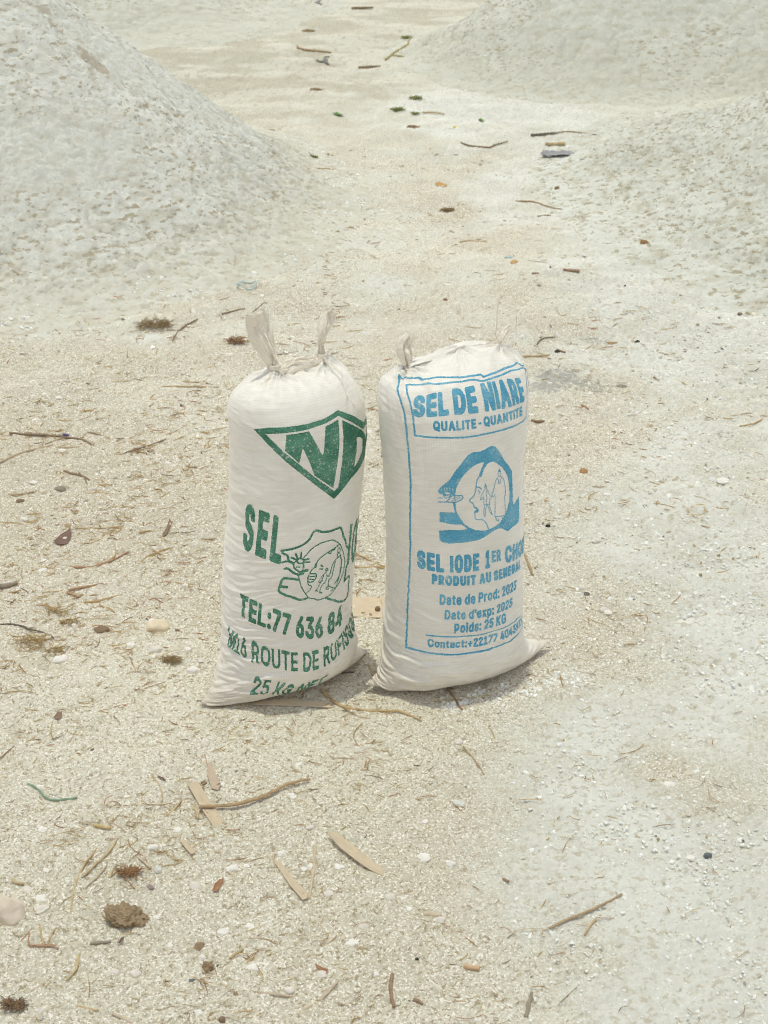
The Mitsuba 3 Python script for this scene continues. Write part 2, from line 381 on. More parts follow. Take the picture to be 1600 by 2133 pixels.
n = 24000
x, y = sample_ground(n, rng, 1.38, 5.2, 0.95)
w = 1.2 * np.exp(-((x + 0.52) / 0.40) ** 2 - ((y - 2.9) / 0.85) ** 2) + 0.26 + 0.20 * (x < 0)
drift = np.clip(5.0 * (meshkit.fbm(np.stack([x * 7, y * 7, 0 * x], -1), 3, 61) - 0.42), 0.12, 1.3)       # it gathers in drifts
keep = rng.uniform(0, 1, n) < w * drift
x, y = x[keep], y[keep]
n = len(x)
a, ln, bend = rng.normal(0.15, 0.75, n), np.clip(rng.lognormal(math.log(0.0135), 0.65, n), 0.003, 0.06), rng.normal(0, 0.45, n)
tt = np.linspace(-0.5, 0.5, 5)
along = tt[None] * ln[:, None]
across = bend[:, None] * ln[:, None] * (tt[None] ** 2 - 0.1)
px, py = x[:, None] + np.cos(a)[:, None] * along - np.sin(a)[:, None] * across, y[:, None] + np.sin(a)[:, None] * along + np.cos(a)[:, None] * across
pz = ground_z(px, py) + 0.0018 + np.abs(rng.normal(0, 0.0012, (n, 1))) * (1 + 2 * tt[None] * rng.normal(0, 1, (n, 1)))
rad = (rng.uniform(0.00035, 0.0009, n) * np.clip(y / 2.4, 0.8, 1.35))[:, None] * np.array([0.6, 1, 1, 0.9, 0.5])
v, f, c = fibre_mesh(np.stack([px, py, pz], -1), rad, palette(n, rng, [(0.45, 0.31, 0.12), (0.36, 0.22, 0.09), (0.55, 0.44, 0.26), (0.20, 0.13, 0.07), (0.40, 0.20, 0.10)], [42, 20, 20, 8, 10]))
scene['straw_bits'] = mikit.ply((v, f), 'coloured_material', color=c)
labels['straw_bits'] = {'label': 'tiny bits of straw and root strewn over the sand', 'kind': 'stuff'}
# ---------------------------------------------------------------- woven sacks
SACK_P = 0.68                                    # girth of the woven tube: two flat widths


def ellipse_half_width(b, a_flat=SACK_P / 4):
    """Half width of an ellipse-like section of half depth b and girth SACK_P."""
    a = np.linspace(0.02, a_flat, 400)
    h = ((a - b) / (a + b)) ** 2
    per = math.pi * (a + b) * (1 + 3 * h / (10 + np.sqrt(4 - 3 * h)))
    return float(np.interp(SACK_P, per, a)) if per[0] < SACK_P < per[-1] else a_flat


def sack_grid(rows, phi, base, wrinkle, puckers, nu=320, nv=340, seed=1):
    """A filled sack as a grid of points (nv, nu, 3) and normals; row 0 is the bottom seam, column nu/2 the middle of its front.
    rows: (z, half width or None, half depth, x shift, y shift, section exponent)."""
    R = [(z, ellipse_half_width(b) if a is None else a, b, cx, cy, n) for z, a, b, cx, cy, n in rows]
    R = np.array(R, float)
    step = np.hypot(np.diff(R[:, 0]), np.diff(R[:, 2])) + 0.25 * np.abs(np.diff(R[:, 1])) + 1e-4
    s = np.concatenate([[0], np.cumsum(step)])
    f = [PchipInterpolator(s, R[:, k]) for k in range(6)]
    # rows evenly spaced along the front
    fine = np.linspace(0, s[-1], 3000)
    arc = np.concatenate([[0], np.cumsum(np.hypot(np.diff(f[0](fine)), np.diff(f[4](fine) - f[2](fine))))])
    t = np.interp(np.linspace(0, arc[-1], nv), arc, fine)
    z, a, b, cx, cy, n = (g(t) for g in f)
    th = np.linspace(0, 2 * np.pi, 1441)          # from the back, by the left, to the front and round
    c, sn = -np.sin(th), np.cos(th)
    P = np.zeros((nv, nu, 3))
    for k in range(nv):
        e = 2.0 / n[k]
        x = a[k] * np.sign(c) * np.abs(c) ** e
        y = b[k] * np.sign(sn) * np.abs(sn) ** e
        d = np.concatenate([[0], np.cumsum(np.hypot(np.diff(x), np.diff(y)))])
        w = np.linspace(0, d[-1], nu + 1)[:-1]
        P[k, :, 0], P[k, :, 1] = np.interp(w, d, x) + cx[k], np.interp(w, d, y) + cy[k]
        P[k, :, 2] = z[k]
    # the corners of the bottom seam curl up a little
    side = np.clip(np.abs(P[..., 0] - cx[:, None]) / 0.17, 0, 1)
    P[..., 2] += wrinkle['curl'] * side ** 5 * np.exp(-z / 0.05)[:, None]
    if 'crown' in wrinkle:                        # the mouth is not level
        P[..., 2] += wrinkle['crown'](P[..., 0]) * np.clip((z - 0.545) / 0.06, 0, 1)[:, None]
    V = np.linspace(0, arc[-1], nv)
    U = (np.arange(nu) / nu - 0.5) * SACK_P
    for _ in range(1):
        N = grid_normals(P)
        Vg, Ug = np.meshgrid(V, U, indexing='ij')
        ang = 2 * np.pi * Ug / SACK_P
        q = np.stack([np.sin(ang) * 0.11, np.cos(ang) * 0.11, Vg], -1)    # seamless round the sack
        wander = 0.05 * (meshkit.fbm(q * [9, 9, 7], 3, seed) - 0.5)
        tilt = wrinkle['tilt'](Ug, Vg)
        h = Vg + wander + tilt
        crease = np.abs(2 * meshkit.fbm(np.stack([q[..., 0] * 12, q[..., 1] * 12, h * 62], -1), 3, seed + 5) - 1)
        crease2 = np.abs(2 * meshkit.fbm(np.stack([q[..., 0] * 17 + 3, q[..., 1] * 17, (h + 0.35 * tilt) * 105], -1), 2, seed + 6) - 1)
        fold2 = meshkit.fbm(np.stack([q[..., 0] * 26, q[..., 1] * 26, h * 210], -1), 2, seed + 9) - 0.5
        big = meshkit.fbm(q * [16, 16, 11], 3, seed + 20) - 0.5
        amp = wrinkle['amount'](Ug, Vg)
        disp = amp * (0.0068 * crease ** 0.8 + 0.0036 * crease2 ** 0.8 + 0.0018 * fold2 - 0.002) + 0.005 * big * np.clip(Vg / 0.08, 0, 1)
        lump = meshkit.fbm(q * 90, 2, seed + 31) - 0.5                     # grains pressing through the cloth
        disp = disp + 0.0009 * lump
        P = P + N * disp[..., None]
    for (px, py, pz, depth, reach, k, sd) in puckers:                        # gathers that run out of a tie
        N = grid_normals(P)
        d = P - np.array([px, py, pz])
        r = np.linalg.norm(d, axis=-1)
        a_ = np.arctan2(d[..., 1] - 0.4 * d[..., 2], d[..., 0])
        wob = meshkit.fbm(np.stack([np.cos(a_) * k, np.sin(a_) * k, r * 6], -1), 2, sd) - 0.5
        P = P + N * (depth * 2.2 * wob * np.exp(-r / reach) * np.clip(r / 0.012, 0, 1))[..., None]
    for row in (0, -1):                                                      # both seams are shut
        other = P[row][(nu - np.arange(nu)) % nu]
        P[row] = (P[row] + other) / 2
    P[..., 2] = np.maximum(P[..., 2], 0.002)
    cp, sp = math.cos(phi), math.sin(phi)
    M = np.array([[cp, -sp, 0], [sp, cp, 0], [0, 0, 1]])
    P = P @ M.T + np.array([base[0], base[1], 0])
    return P, grid_normals(P), V, U


def grid_normals(P):
    du = np.roll(P, -1, 1) - np.roll(P, 1, 1)
    dv = np.gradient(P, axis=0)
    n = np.cross(du, dv)
    return n / np.maximum(np.linalg.norm(n, axis=-1, keepdims=True), 1e-12)


def grid_mesh(P):
    nv, nu = P.shape[:2]
    i, j = np.meshgrid(np.arange(nv - 1), np.arange(nu), indexing='ij')
    a, b = i * nu + j, i * nu + (j + 1) % nu
    q = np.stack([a, b, b + nu, a + nu], -1).reshape(-1, 4)
    return P.reshape(-1, 3), q


GREEN_SACK = dict(
    phi=math.radians(31), base=(-0.172, 2.428), seed=3,
    rows=[(0.004, 0.170, 0.001, 0.0, 0.0, 2.0), (0.005, 0.163, 0.026, 0.0, 0.0, 2.0), (0.013, 0.151, 0.052, 0.0, 0.0, 2.0), (0.032, 0.136, 0.078, 0.000, 0.0, 2.0),
          (0.070, 0.124, 0.096, 0.006, 0.0, 2.1), (0.15, 0.112, 0.100, 0.004, 0.0, 2.2), (0.27, 0.1115, 0.101, 0.015, 0.0, 2.2), (0.40, 0.1125, 0.099, 0.031, 0.0, 2.2),
          (0.47, 0.1145, 0.096, 0.035, 0.0, 2.2), (0.520, 0.1145, 0.091, 0.033, 0.0, 2.2), (0.553, 0.105, 0.077, 0.030, 0.0, 2.2), (0.574, 0.088, 0.054, 0.034, 0.0, 2.0), (0.583, 0.066, 0.026, 0.042, 0.0, 2.0), (0.590, 0.052, 0.0008, 0.046, 0.0, 2.0)],
    wrinkle=dict(curl=0.006, crown=lambda x: 0.004 * np.exp(-((x - 0.03) / 0.04) ** 2) - 0.004 * np.exp(-((x + 0.07) / 0.03) ** 2), tilt=lambda u, v: -0.30 * u * np.exp(-v / 0.25), amount=lambda u, v: 0.12 + 1.15 * np.exp(-((v - 0.14) / 0.13) ** 2) * (0.55 + 0.45 * np.exp(-((u + 0.13) / 0.08) ** 2)) + 0.3 * np.exp(-((u + 0.16) / 0.06) ** 2)),
    puckers=[(-0.002, 0.0, 0.592, 0.019, 0.050, 3.4, 4), (0.086, 0.0, 0.594, 0.016, 0.045, 3.2, 8), (0.042, 0.0, 0.594, 0.012, 0.04, 4.0, 6)])
BLUE_SACK = dict(
    phi=math.radians(23), base=(0.122, 2.450), seed=11,
    rows=[(0.004, 0.186, 0.001, 0.016, 0.0, 2.0), (0.006, 0.174, 0.030, 0.014, 0.0, 1.9), (0.014, 0.159, 0.056, 0.009, 0.0, 1.9), (0.034, 0.140, 0.080, 0.003, 0.0, 2.0),
          (0.070, 0.126, 0.096, 0.0, 0.0, 2.1), (0.15, 0.121, 0.100, 0.0, 0.0, 2.2), (0.27, 0.118, 0.101, -0.001, 0.0, 2.2), (0.40, 0.118, 0.099, -0.006, 0.0, 2.2),
          (0.50, 0.124, 0.096, -0.008, 0.0, 2.2), (0.550, 0.126, 0.089, -0.009, 0.0, 2.2), (0.582, 0.122, 0.073, -0.010, 0.0, 2.2), (0.599, 0.110, 0.050, -0.007, 0.0, 2.0), (0.607, 0.094, 0.024, -0.006, 0.0, 2.0), (0.6115, 0.088, 0.006, -0.006, 0.0, 2.0), (0.615, 0.086, 0.0008, -0.006, 0.0, 2.0)],
    wrinkle=dict(curl=0.018, crown=lambda x: 0.011 * np.exp(-((x - 0.030) / 0.05) ** 2) - 0.010 * np.exp(-((x + 0.11) / 0.05) ** 2) - 0.006 * np.exp(-((x - 0.10) / 0.03) ** 2), tilt=lambda u, v: 0.25 * u * np.exp(-v / 0.25), amount=lambda u, v: 0.12 + 1.35 * np.exp(-((v - 0.14) / 0.13) ** 2) * (0.50 + 0.50 * np.exp(-((u + 0.13) / 0.08) ** 2)) + 0.4 * np.exp(-((u + 0.16) / 0.06) ** 2)),
    puckers=[(-0.088, 0.0, 0.598, 0.020, 0.055, 3.6, 5), (0.072, 0.0, 0.614, 0.017, 0.060, 3.4, 9), (0.0, 0.0, 0.618, 0.010, 0.05, 4.5, 7)])
GREEN_ART = {'border':([(-117.5,578.1),(-91.3,583.0),(-59.0,584.1),(-25.0,584.6),(4.9,586.8),(36.9,593.9)],[(16.5,444.9),(-17.1,476.1),(-47.0,504.5),(-72.6,529.8),(-96.5,554.7)],[(60.8,578.2),(80.9,563.2),(99.1,550.1)]),'inner':([(-99.2,572.5),(-64.1,574.4),(-28.4,575.4),(4.0,578.8),(33.3,585.2)],[(16.5,458.8),(-21.8,492.8),(-46.8,518.5),(-71.8,543.6),(-86.9,559.7)],[(57.5,567.0),(77.3,551.5),(91.4,540.8)]),'n':[(-64.4,571.2),(-26.1,572.3),(-7.1,527.6),(-4.2,530.1),(4.4,573.7),(31.1,579.4),(24.8,528.2),(18.9,495.7),(13.7,464.8),(-21.9,495.5),(-29.9,519.4),(-40.1,546.5),(-47.3,520.8),(-69.0,545.1)],'d':[(38.7,576.7),(57.0,563.1),(87.1,541.2),(102.5,526.8),(101.2,510.7),(104.5,492.3),(88.8,481.2),(60.2,470.8),(24.3,461.6),(28.8,492.7),(32.6,523.2),(35.8,552.5)],'dh':[(68.1,535.6),(78.9,532.1),(86.5,522.6),(86.5,500.3),(78.6,486.9),(59.9,487.5),(65.0,509.1)],'strokes':[(3.1,[(-68.7,369.4),(-54.0,370.6),(-40.2,374.1),(-30.1,378.7),(-23.0,385.4),(-18.8,394.6),(-14.1,397.5),(-1.0,391.8),(14.6,389.0),(24.4,388.7),(34.6,388.2),(40.7,381.0),(44.9,369.2),(50.3,361.0),(55.0,348.7),(66.3,332.2),(65.2,313.7),(60.5,304.4),(58.4,292.9),(58.0,281.4),(68.6,286.1),(75.4,274.7),(73.3,265.3),(77.4,253.1),(74.1,243.9),(62.8,242.1),(52.0,244.9),(35.2,255.0),(19.0,264.7)]),(2.9,[(-68.7,369.4),(-64.4,363.3),(-58.7,360.9),(-55.5,350.7),(-46.9,344.4)]),(2.9,[(-65.9,348.1),(-55.9,349.7),(-46.9,344.4)]),(2.2,[(-46.9,344.4),(-45.4,337.1),(-38.1,329.6),(-32.9,324.6),(-29.5,330.3),(-30.3,346.9)]),(2.0,[(-46.9,344.4),(-42.6,348.9)]),(2.2,[(-30.2,346.3),(-30.6,344.2),(-32.2,342.8),(-34.6,342.5),(-37.2,343.2),(-39.4,344.8),(-40.8,347.0),(-41.0,349.3),(-40.0,351.1),(-38.0,352.0),(-35.5,351.9),(-33.0,350.7),(-31.1,348.7),(-30.2,346.3)]),(2.5,[(-41.0,353.7),(-45.1,361.5)]),(2.5,[(-35.3,352.9),(-35.7,362.3)]),(2.7,[(-42.7,350.9),(-51.1,355.0)]),(2.5,[(-30.5,348.5),(-21.5,348.2)]),(2.5,[(-29.5,344.1),(-19.6,342.2)]),(1.6,[(-41.6,337.5),(-35.7,336.0)]),(3.1,[(-60.8,336.3),(-56.6,336.6),(-47.6,329.0),(-37.6,323.3),(-28.8,322.7)]),(4.5,[(-36.6,322.5),(-29.3,328.2),(-22.8,327.9)]),(1.4,[(-37.5,322.2),(-34.3,311.3),(-30.9,301.1),(-21.0,283.7),(-13.9,274.6),(-2.9,269.6),(3.0,265.7),(15.5,264.8),(24.8,266.0),(35.0,273.6),(43.0,281.1),(49.1,292.7),(54.4,303.9),(55.4,316.0),(50.4,333.1),(43.2,349.3),(36.8,359.0),(26.9,367.1),(16.6,372.1),(1.4,372.3),(-10.3,370.0),(-19.7,364.3),(-26.0,357.5),(-30.8,352.2)]),(3.3,[(-36.9,313.3),(-46.8,316.4),(-60.1,319.1),(-64.4,315.0),(-65.7,307.4),(-67.8,297.9),(-64.6,292.4),(-56.7,287.9),(-43.6,281.6),(-26.9,273.6),(-16.1,275.7)]),(3.9,[(-64.5,303.9),(-54.9,301.6)]),(1.7,[(36.7,358.0),(28.3,354.9),(14.5,351.3),(3.4,347.7),(-6.0,338.6),(-7.5,331.8),(-12.1,328.4),(-15.6,323.8),(-16.5,321.0),(-5.7,317.1),(-4.0,312.3),(-10.5,303.5),(-19.2,305.8),(-19.9,313.3),(-16.5,321.0)]),(1.4,[(-18.6,310.8),(-8.8,307.2)]),(1.4,[(-17.9,314.8),(-5.1,312.5)]),(3.1,[(-8.4,335.2),(-7.9,330.7)]),(1.4,[(-19.2,305.8),(-17.4,299.8),(-11.9,295.5),(-12.7,291.5),(-20.0,284.6)]),(2.2,[(1.9,331.4),(5.8,327.9)]),(2.2,[(0.9,324.4),(6.7,322.5)]),(1.8,[(13.3,351.6),(19.6,347.3),(21.5,352.0),(26.2,351.5),(28.3,354.9)]),(1.6,[(17.2,318.3),(16.6,316.5),(14.7,316.5),(13.0,318.4),(12.8,320.7),(14.1,321.7),(16.2,320.5),(17.2,318.3)]),(1.2,[(14.5,314.2),(7.0,309.2),(1.6,300.1),(6.1,297.8)]),(1.2,[(15.8,310.7),(17.1,306.3),(21.0,305.2)]),(1.3,[(10.4,309.2),(6.0,299.8),(3.3,294.3),(-2.0,284.1)]),(1.3,[(16.3,304.4),(14.0,295.5),(8.7,291.9),(5.7,279.0)]),(2.2,[(-2.9,285.4),(0.9,282.7)]),(2.2,[(5.1,279.2),(9.1,278.0)]),(1.4,[(8.5,305.6),(8.2,299.2)]),(1.3,[(40.4,345.3),(40.1,342.1),(38.4,341.1),(36.3,342.5),(34.7,345.8),(34.7,349.1),(35.3,351.7),(37.2,351.6),(39.6,348.9),(40.4,345.3)]),(1.4,[(33.8,341.7),(37.2,334.2),(41.5,337.8)]),(1.3,[(36.5,334.5),(29.7,330.6),(23.8,317.9),(22.6,309.8),(17.3,305.2)]),(1.3,[(31.9,328.7),(28.5,316.4),(25.8,300.3),(20.7,296.6),(20.6,289.3),(27.3,282.5),(37.8,276.5)]),(2.0,[(41.6,336.7),(45.5,322.7),(46.5,309.3),(38.8,291.4),(34.8,286.4)]),(1.2,[(46.1,326.5),(43.1,298.3),(38.5,279.5)]),(1.4,[(22.5,282.0),(21.7,280.2),(19.7,280.4),(18.1,282.3),(17.8,284.8),(19.1,286.0),(21.3,284.6),(22.5,282.0)]),(1.6,[(28.4,274.8),(32.5,276.5)])],'io':[(72.7,378.0),(71.1,297.5),(100.0,372.1),(89.9,297.2)]}
BLUE_ART = {'outer':[(-68.7,472.2),(-65.2,478.2),(-58.6,484.7),(-50.9,490.7),(-45.0,498.8),(-39.2,509.1),(-33.5,516.2),(-26.7,524.9),(-19.7,533.3),(-11.5,536.5),(-1.4,535.2),(9.2,537.2),(15.5,540.0),(22.0,541.3),(28.7,537.5),(34.1,529.4),(39.0,521.7),(45.8,509.0),(53.7,499.1),(64.8,483.2),(66.3,468.4),(67.6,448.1),(68.3,419.0),(88.6,426.8),(88.6,405.4),(87.4,389.1),(81.9,380.3),(65.0,379.9),(53.2,376.6),(46.8,381.1),(39.3,387.0),(28.4,388.1),(16.5,383.7),(6.7,379.1),(-5.2,376.2),(-21.7,375.8),(-39.6,375.7),(-56.0,376.2),(-64.6,378.9),(-67.7,384.5),(-68.3,399.8),(-50.5,400.9),(-36.0,399.4),(-22.2,400.0),(-30.8,409.3),(-48.3,411.4),(-63.5,415.7),(-66.4,415.6),(-66.4,434.2),(-49.7,432.9),(-41.6,432.5),(-43.8,442.5),(-44.7,450.3),(-41.8,450.1),(-42.2,459.8),(-42.7,463.1),(-46.5,465.5),(-48.4,460.1),(-58.9,460.7),(-60.7,465.7),(-65.4,466.8)],'hole':[(7.7,516.2),(-2.8,515.7),(-11.8,511.9),(-20.8,504.8),(-29.6,495.1),(-35.6,485.1),(-39.7,474.8),(-41.2,464.2),(-40.9,452.2),(-40.0,438.9),(-37.3,428.9),(-32.6,419.5),(-26.8,409.9),(-19.1,402.2),(-9.0,396.1),(4.7,391.5),(14.5,391.4),(26.1,393.2),(36.7,398.0),(46.2,407.1),(52.7,417.3),(58.4,429.5),(59.5,445.7),(57.7,462.9),(54.7,475.9),(48.9,487.6),(41.1,498.5),(31.2,507.8),(23.1,513.1),(16.4,512.7),(11.9,510.6),(6.5,503.3),(3.6,493.1),(1.9,490.2),(-1.6,491.9),(0.2,500.3),(3.3,507.2)],'cuts':[[(-63.4,475.9),(-62.4,477.0),(-61.4,472.4),(-62.3,471.8)],[(-58.7,478.1),(-57.9,478.3),(-58.0,473.8),(-58.7,473.8)],[(-54.9,479.1),(-53.7,479.0),(-53.4,473.4),(-54.4,473.2)],[(-50.5,478.8),(-49.2,478.7),(-49.0,472.9),(-50.2,473.0)],[(-45.7,477.5),(-44.4,477.4),(-43.9,472.8),(-45.0,472.6)],[(-49.0,467.9),(-50.1,466.6),(-52.8,465.9),(-55.9,466.1),(-57.8,467.3),(-57.8,468.8),(-55.8,470.0),(-52.7,470.2),(-50.0,469.3),(-49.0,467.9)],[(-57.9,462.9),(-49.3,464.5),(-48.4,462.9),(-52.2,460.2),(-57.4,460.7)]],'fills':[[(-11.1,439.5),(-6.0,437.5),(-1.5,431.2),(-4.2,427.4),(-10.4,427.4),(-10.2,430.6),(-5.5,433.0),(-10.0,437.0)],[(10.1,477.7),(8.2,472.1),(12.1,470.9)],[(36.3,497.9),(33.3,491.8),(39.6,489.9)]],'strokes':[(1.7,[(-0.6,491.7),(-4.9,486.2),(-6.3,475.6),(-7.3,467.1),(-10.8,457.8),(-17.6,452.6),(-16.1,449.0),(-11.0,443.8),(-10.1,439.3)]),(1.5,[(-8.9,427.1),(-9.1,418.5),(-6.6,415.2),(4.0,412.3),(9.3,406.6),(12.3,399.3),(14.5,392.0)]),(1.9,[(-5.8,473.9),(-1.8,472.7),(2.6,468.5)]),(1.5,[(-3.1,466.8),(0.5,463.4),(-2.1,461.2)]),(1.0,[(8.5,472.6),(10.7,467.7),(12.4,471.7)]),(1.0,[(9.1,467.0),(4.3,459.4),(0.4,449.4),(3.6,449.8),(6.8,453.5),(7.3,440.2),(17.4,438.0),(18.1,447.7),(22.2,449.9),(17.6,454.3),(14.0,465.9)]),(0.9,[(12.4,467.3),(12.1,440.2)]),(1.0,[(8.9,438.8),(6.3,421.9),(8.9,417.4),(9.0,422.4),(12.6,438.0),(17.2,424.8),(22.5,416.0),(20.1,423.0),(16.3,437.2)]),(1.0,[(33.6,492.3),(34.2,484.7),(37.2,482.7),(39.0,484.3),(39.3,490.6)]),(1.2,[(33.0,480.7),(36.8,469.8),(39.9,479.7)]),(1.1,[(32.3,482.0),(28.7,476.6),(25.6,464.3),(22.2,453.1),(24.5,449.2),(28.1,452.6),(27.6,433.1),(27.0,413.1)]),(1.2,[(39.8,481.9),(45.3,475.8),(48.5,461.8),(49.9,448.1),(47.5,442.2),(48.5,426.4),(47.9,413.4)]),(1.3,[(27.1,412.5),(39.7,409.3),(46.1,408.3)]),(1.3,[(28.8,410.3),(31.1,404.1),(34.6,401.9),(33.5,406.8)]),(1.3,[(41.7,407.5),(42.8,403.8)]),(1.2,[(-68.9,459.0),(-60.8,459.6),(-56.0,459.1),(-48.4,463.4)]),(1.7,[(-68.5,452.0),(-57.1,452.1),(-41.8,451.2),(-32.0,454.5),(-28.5,458.4),(-30.1,462.0),(-35.9,463.2),(-46.5,462.8),(-51.3,457.0),(-55.2,452.7)]),(0.9,[(-46.6,454.2),(-39.9,456.0),(-33.0,459.0)]),(0.9,[(-46.5,458.0),(-39.8,459.7),(-33.9,460.7)])],'frame':[(-158.8,679.3),(-140.2,677.3),(-111.2,675.9),(-98.0,669.6),(-78.2,672.7),(-40.2,665.4),(-5.8,659.0),(20.8,654.2),(23.1,650.2),(48.1,651.4),(73.6,655.1),(99.6,658.1),(127.8,662.8),(134.2,651.8)],'frame_left':[(-158.8,679.3),(-120.1,612.3),(-114.9,576.8),(-112.8,505.2),(-116.7,397.4),(-120.8,296.7),(-122.9,220.2),(-124.2,162.6)],'frame_bot':[(-124.2,162.6),(-94.0,163.3),(-63.2,160.1),(-18.2,158.6),(33.0,155.5),(90.7,156.8),(119.3,160.6)],'box':[(-126.1,659.7),(-96.5,661.2),(-49.4,656.5),(2.1,651.4),(23.4,643.9),(54.7,645.3),(96.7,650.8),(129.4,648.7)],'box_left':[(-126.1,659.7),(-106.1,616.6),(-101.4,568.0)],'box_bot':[(-101.4,568.0),(-74.9,567.3),(-45.1,565.8),(-6.9,563.5),(35.9,563.6),(98.2,562.0)]}
# ---------------------------------------------------------------- printing: ink laid on the cloth, in millimetres of the sack's own cloth
GLYPHS = {'I': shapely.box(0, 0, 0.20, 1)}


def glyph(ch):
    """One letter as a polygon: capitals 1 high, starting at x = 0."""
    if ch not in GLYPHS:
        m = meshkit.text_mesh(ch, 1.0, 0.01, bold=True)
        up = m.face_normals[:, 2] > 0.9
        g = shapely.union_all(shapely.polygons(m.vertices[m.faces[up]][:, :, :2])).buffer(0.0005)
        GLYPHS[ch] = affinity.translate(g, -g.bounds[0], 0)
    return GLYPHS[ch]


def text_on(text, base, cap, weight=0.8, gap=1.0):
    """Text along the polyline `base` of (u, v) points, capitals `cap` mm high; weight thickens the strokes, gap parts the letters (mm)."""
    base = np.array(base, float)
    s = np.concatenate([[0], np.cumsum(np.hypot(*np.diff(base, axis=0).T))])
    fu, fv = PchipInterpolator(s / s[-1], base[:, 0]), PchipInterpolator(s / s[-1], base[:, 1])
    wide = [0.30 if ch == ' ' else glyph(ch).bounds[2] for ch in text]
    shut = sum(ch != ' ' for ch in text) * 2 * weight + (len(text) - 1) * gap
    k = (s[-1] - shut) / sum(wide)
    x, out = 0.0, []
    for ch, w in zip(text, wide):
        if ch == ' ':
            x += w * k + gap
            continue
        g = affinity.scale(glyph(ch), k, cap - 2 * weight, origin=(0, 0)).segmentize(1.5)
        g = g.buffer(weight, join_style='mitre', mitre_limit=2) if weight else g
        out.append(affinity.translate(g, x + weight, weight))
        x += w * k + 2 * weight + gap
    g = shapely.union_all(out)

    def bend(p):
        t = p[:, 0] / s[-1]
        tc = np.clip(t, 0, 1)
        return np.stack([fu(tc) + (t - tc) * s[-1], fv(tc) + p[:, 1]], 1)
    return shapely.transform(g, bend)


def curve(pts, per=4):
    """A smooth line through the points."""
    p = np.array(pts, float)
    if len(p) < 3:
        return p
    s = np.concatenate([[0], np.cumsum(np.hypot(*np.diff(p, axis=0).T) ** 0.5 + 1e-6)])
    t = np.linspace(0, s[-1], (len(p) - 1) * per + 1)
    return np.stack([PchipInterpolator(s, p[:, 0])(t), PchipInterpolator(s, p[:, 1])(t)], 1)


def pen(pts, width):
    return shapely.LineString(curve(pts)).buffer(max(width, 0.9) / 2, cap_style='round')


def area(pts, smooth=False):
    return shapely.Polygon(curve(list(pts) + [pts[0]]) if smooth else pts).buffer(0)


def decal(sack, shape, lift=0.00045, ragged=0.2, seed=0):
    """A flat print (mm polygon) as a mesh that lies on the sack's cloth."""
    P, N, V, U = sack
    nv, nu = P.shape[:2]
    du, dv = SACK_P / nu * 1000, V[1] * 1000
    if ragged:                                                   # ink creeps along the threads: uneven edges
        def creep(p):
            q = np.stack([p[:, 0] / 1.9, p[:, 1] / 1.9, np.full(len(p), seed)], -1)
            return p + ragged * 2 * np.stack([meshkit.noise(q, 1) - 0.5, meshkit.noise(q, 2) - 0.5], -1)
        shape = shapely.transform(shape.segmentize(0.8), creep).buffer(0)
    shape = affinity.translate(shape, 0, V[-1] * 1000 - PRINT_FROM[id(P)])          # prints were measured from the mouth down
    shapely.prepare(shape)
    u0, v0, u1, v1 = shape.bounds
    j = np.arange(int(np.floor(u0 / du)) - 1, int(np.ceil(u1 / du)) + 1)
    i = np.arange(max(int(np.floor(v0 / dv)), 0), min(int(np.ceil(v1 / dv)), nv - 1))
    J, I = (a.ravel() for a in np.meshgrid(j, i))
    cells = shapely.box(J * du, I * dv, (J + 1) * du, (I + 1) * dv)
    inside = shapely.contains(shape, cells)
    touch = shapely.intersects(shape, cells) & ~inside
    pts, faces, at0 = [], [], 0
    for a, b in zip(J[inside], I[inside]):
        pts.append([(a * du, b * dv), ((a + 1) * du, b * dv), ((a + 1) * du, (b + 1) * dv), (a * du, (b + 1) * dv)])
    k = len(pts)
    pts = list(np.array(pts).reshape(-1, 2)) if k else []
    q = np.arange(4 * k).reshape(-1, 4)
    faces = [np.vstack([q[:, [0, 1, 2]], q[:, [0, 2, 3]]])] if k else []
    at0 = 4 * k
    cut = shapely.intersection(cells[touch], shape)
    tri = shapely.get_parts(shapely.get_parts(shapely.constrained_delaunay_triangles(cut)))
    tri = tri[shapely.area(tri) > 1e-6]
    if len(tri):
        xy = shapely.get_coordinates(tri).reshape(-1, 4, 2)[:, :3]
        cw = (xy[:, 1, 0] - xy[:, 0, 0]) * (xy[:, 2, 1] - xy[:, 0, 1]) - (xy[:, 2, 0] - xy[:, 0, 0]) * (xy[:, 1, 1] - xy[:, 0, 1]) < 0
        xy[cw] = xy[cw][:, ::-1]
        pts = np.vstack([np.array(pts).reshape(-1, 2), xy.reshape(-1, 2)])
        faces.append(np.arange(3 * len(xy)).reshape(-1, 3) + at0)
    pts = np.array(pts)
    fj, fi = pts[:, 0] / du + nu / 2, np.clip(pts[:, 1] / dv, 0, nv - 1.001)
    j0, i0 = np.floor(fj).astype(int), np.floor(fi).astype(int)
    a, b = (fj - j0)[:, None], (fi - i0)[:, None]

    def mixed(A):
        g = lambda r, s: A[r, s % nu]  # noqa: E731
        return (g(i0, j0) * (1 - a) + g(i0, j0 + 1) * a) * (1 - b) + (g(i0 + 1, j0) * (1 - a) + g(i0 + 1, j0 + 1) * a) * b
    v = mixed(P) + lift * mixed(N)
    m = trimesh.Trimesh(v, np.vstack(faces), process=False)
    m.merge_vertices(digits_vertex=5)
    return m


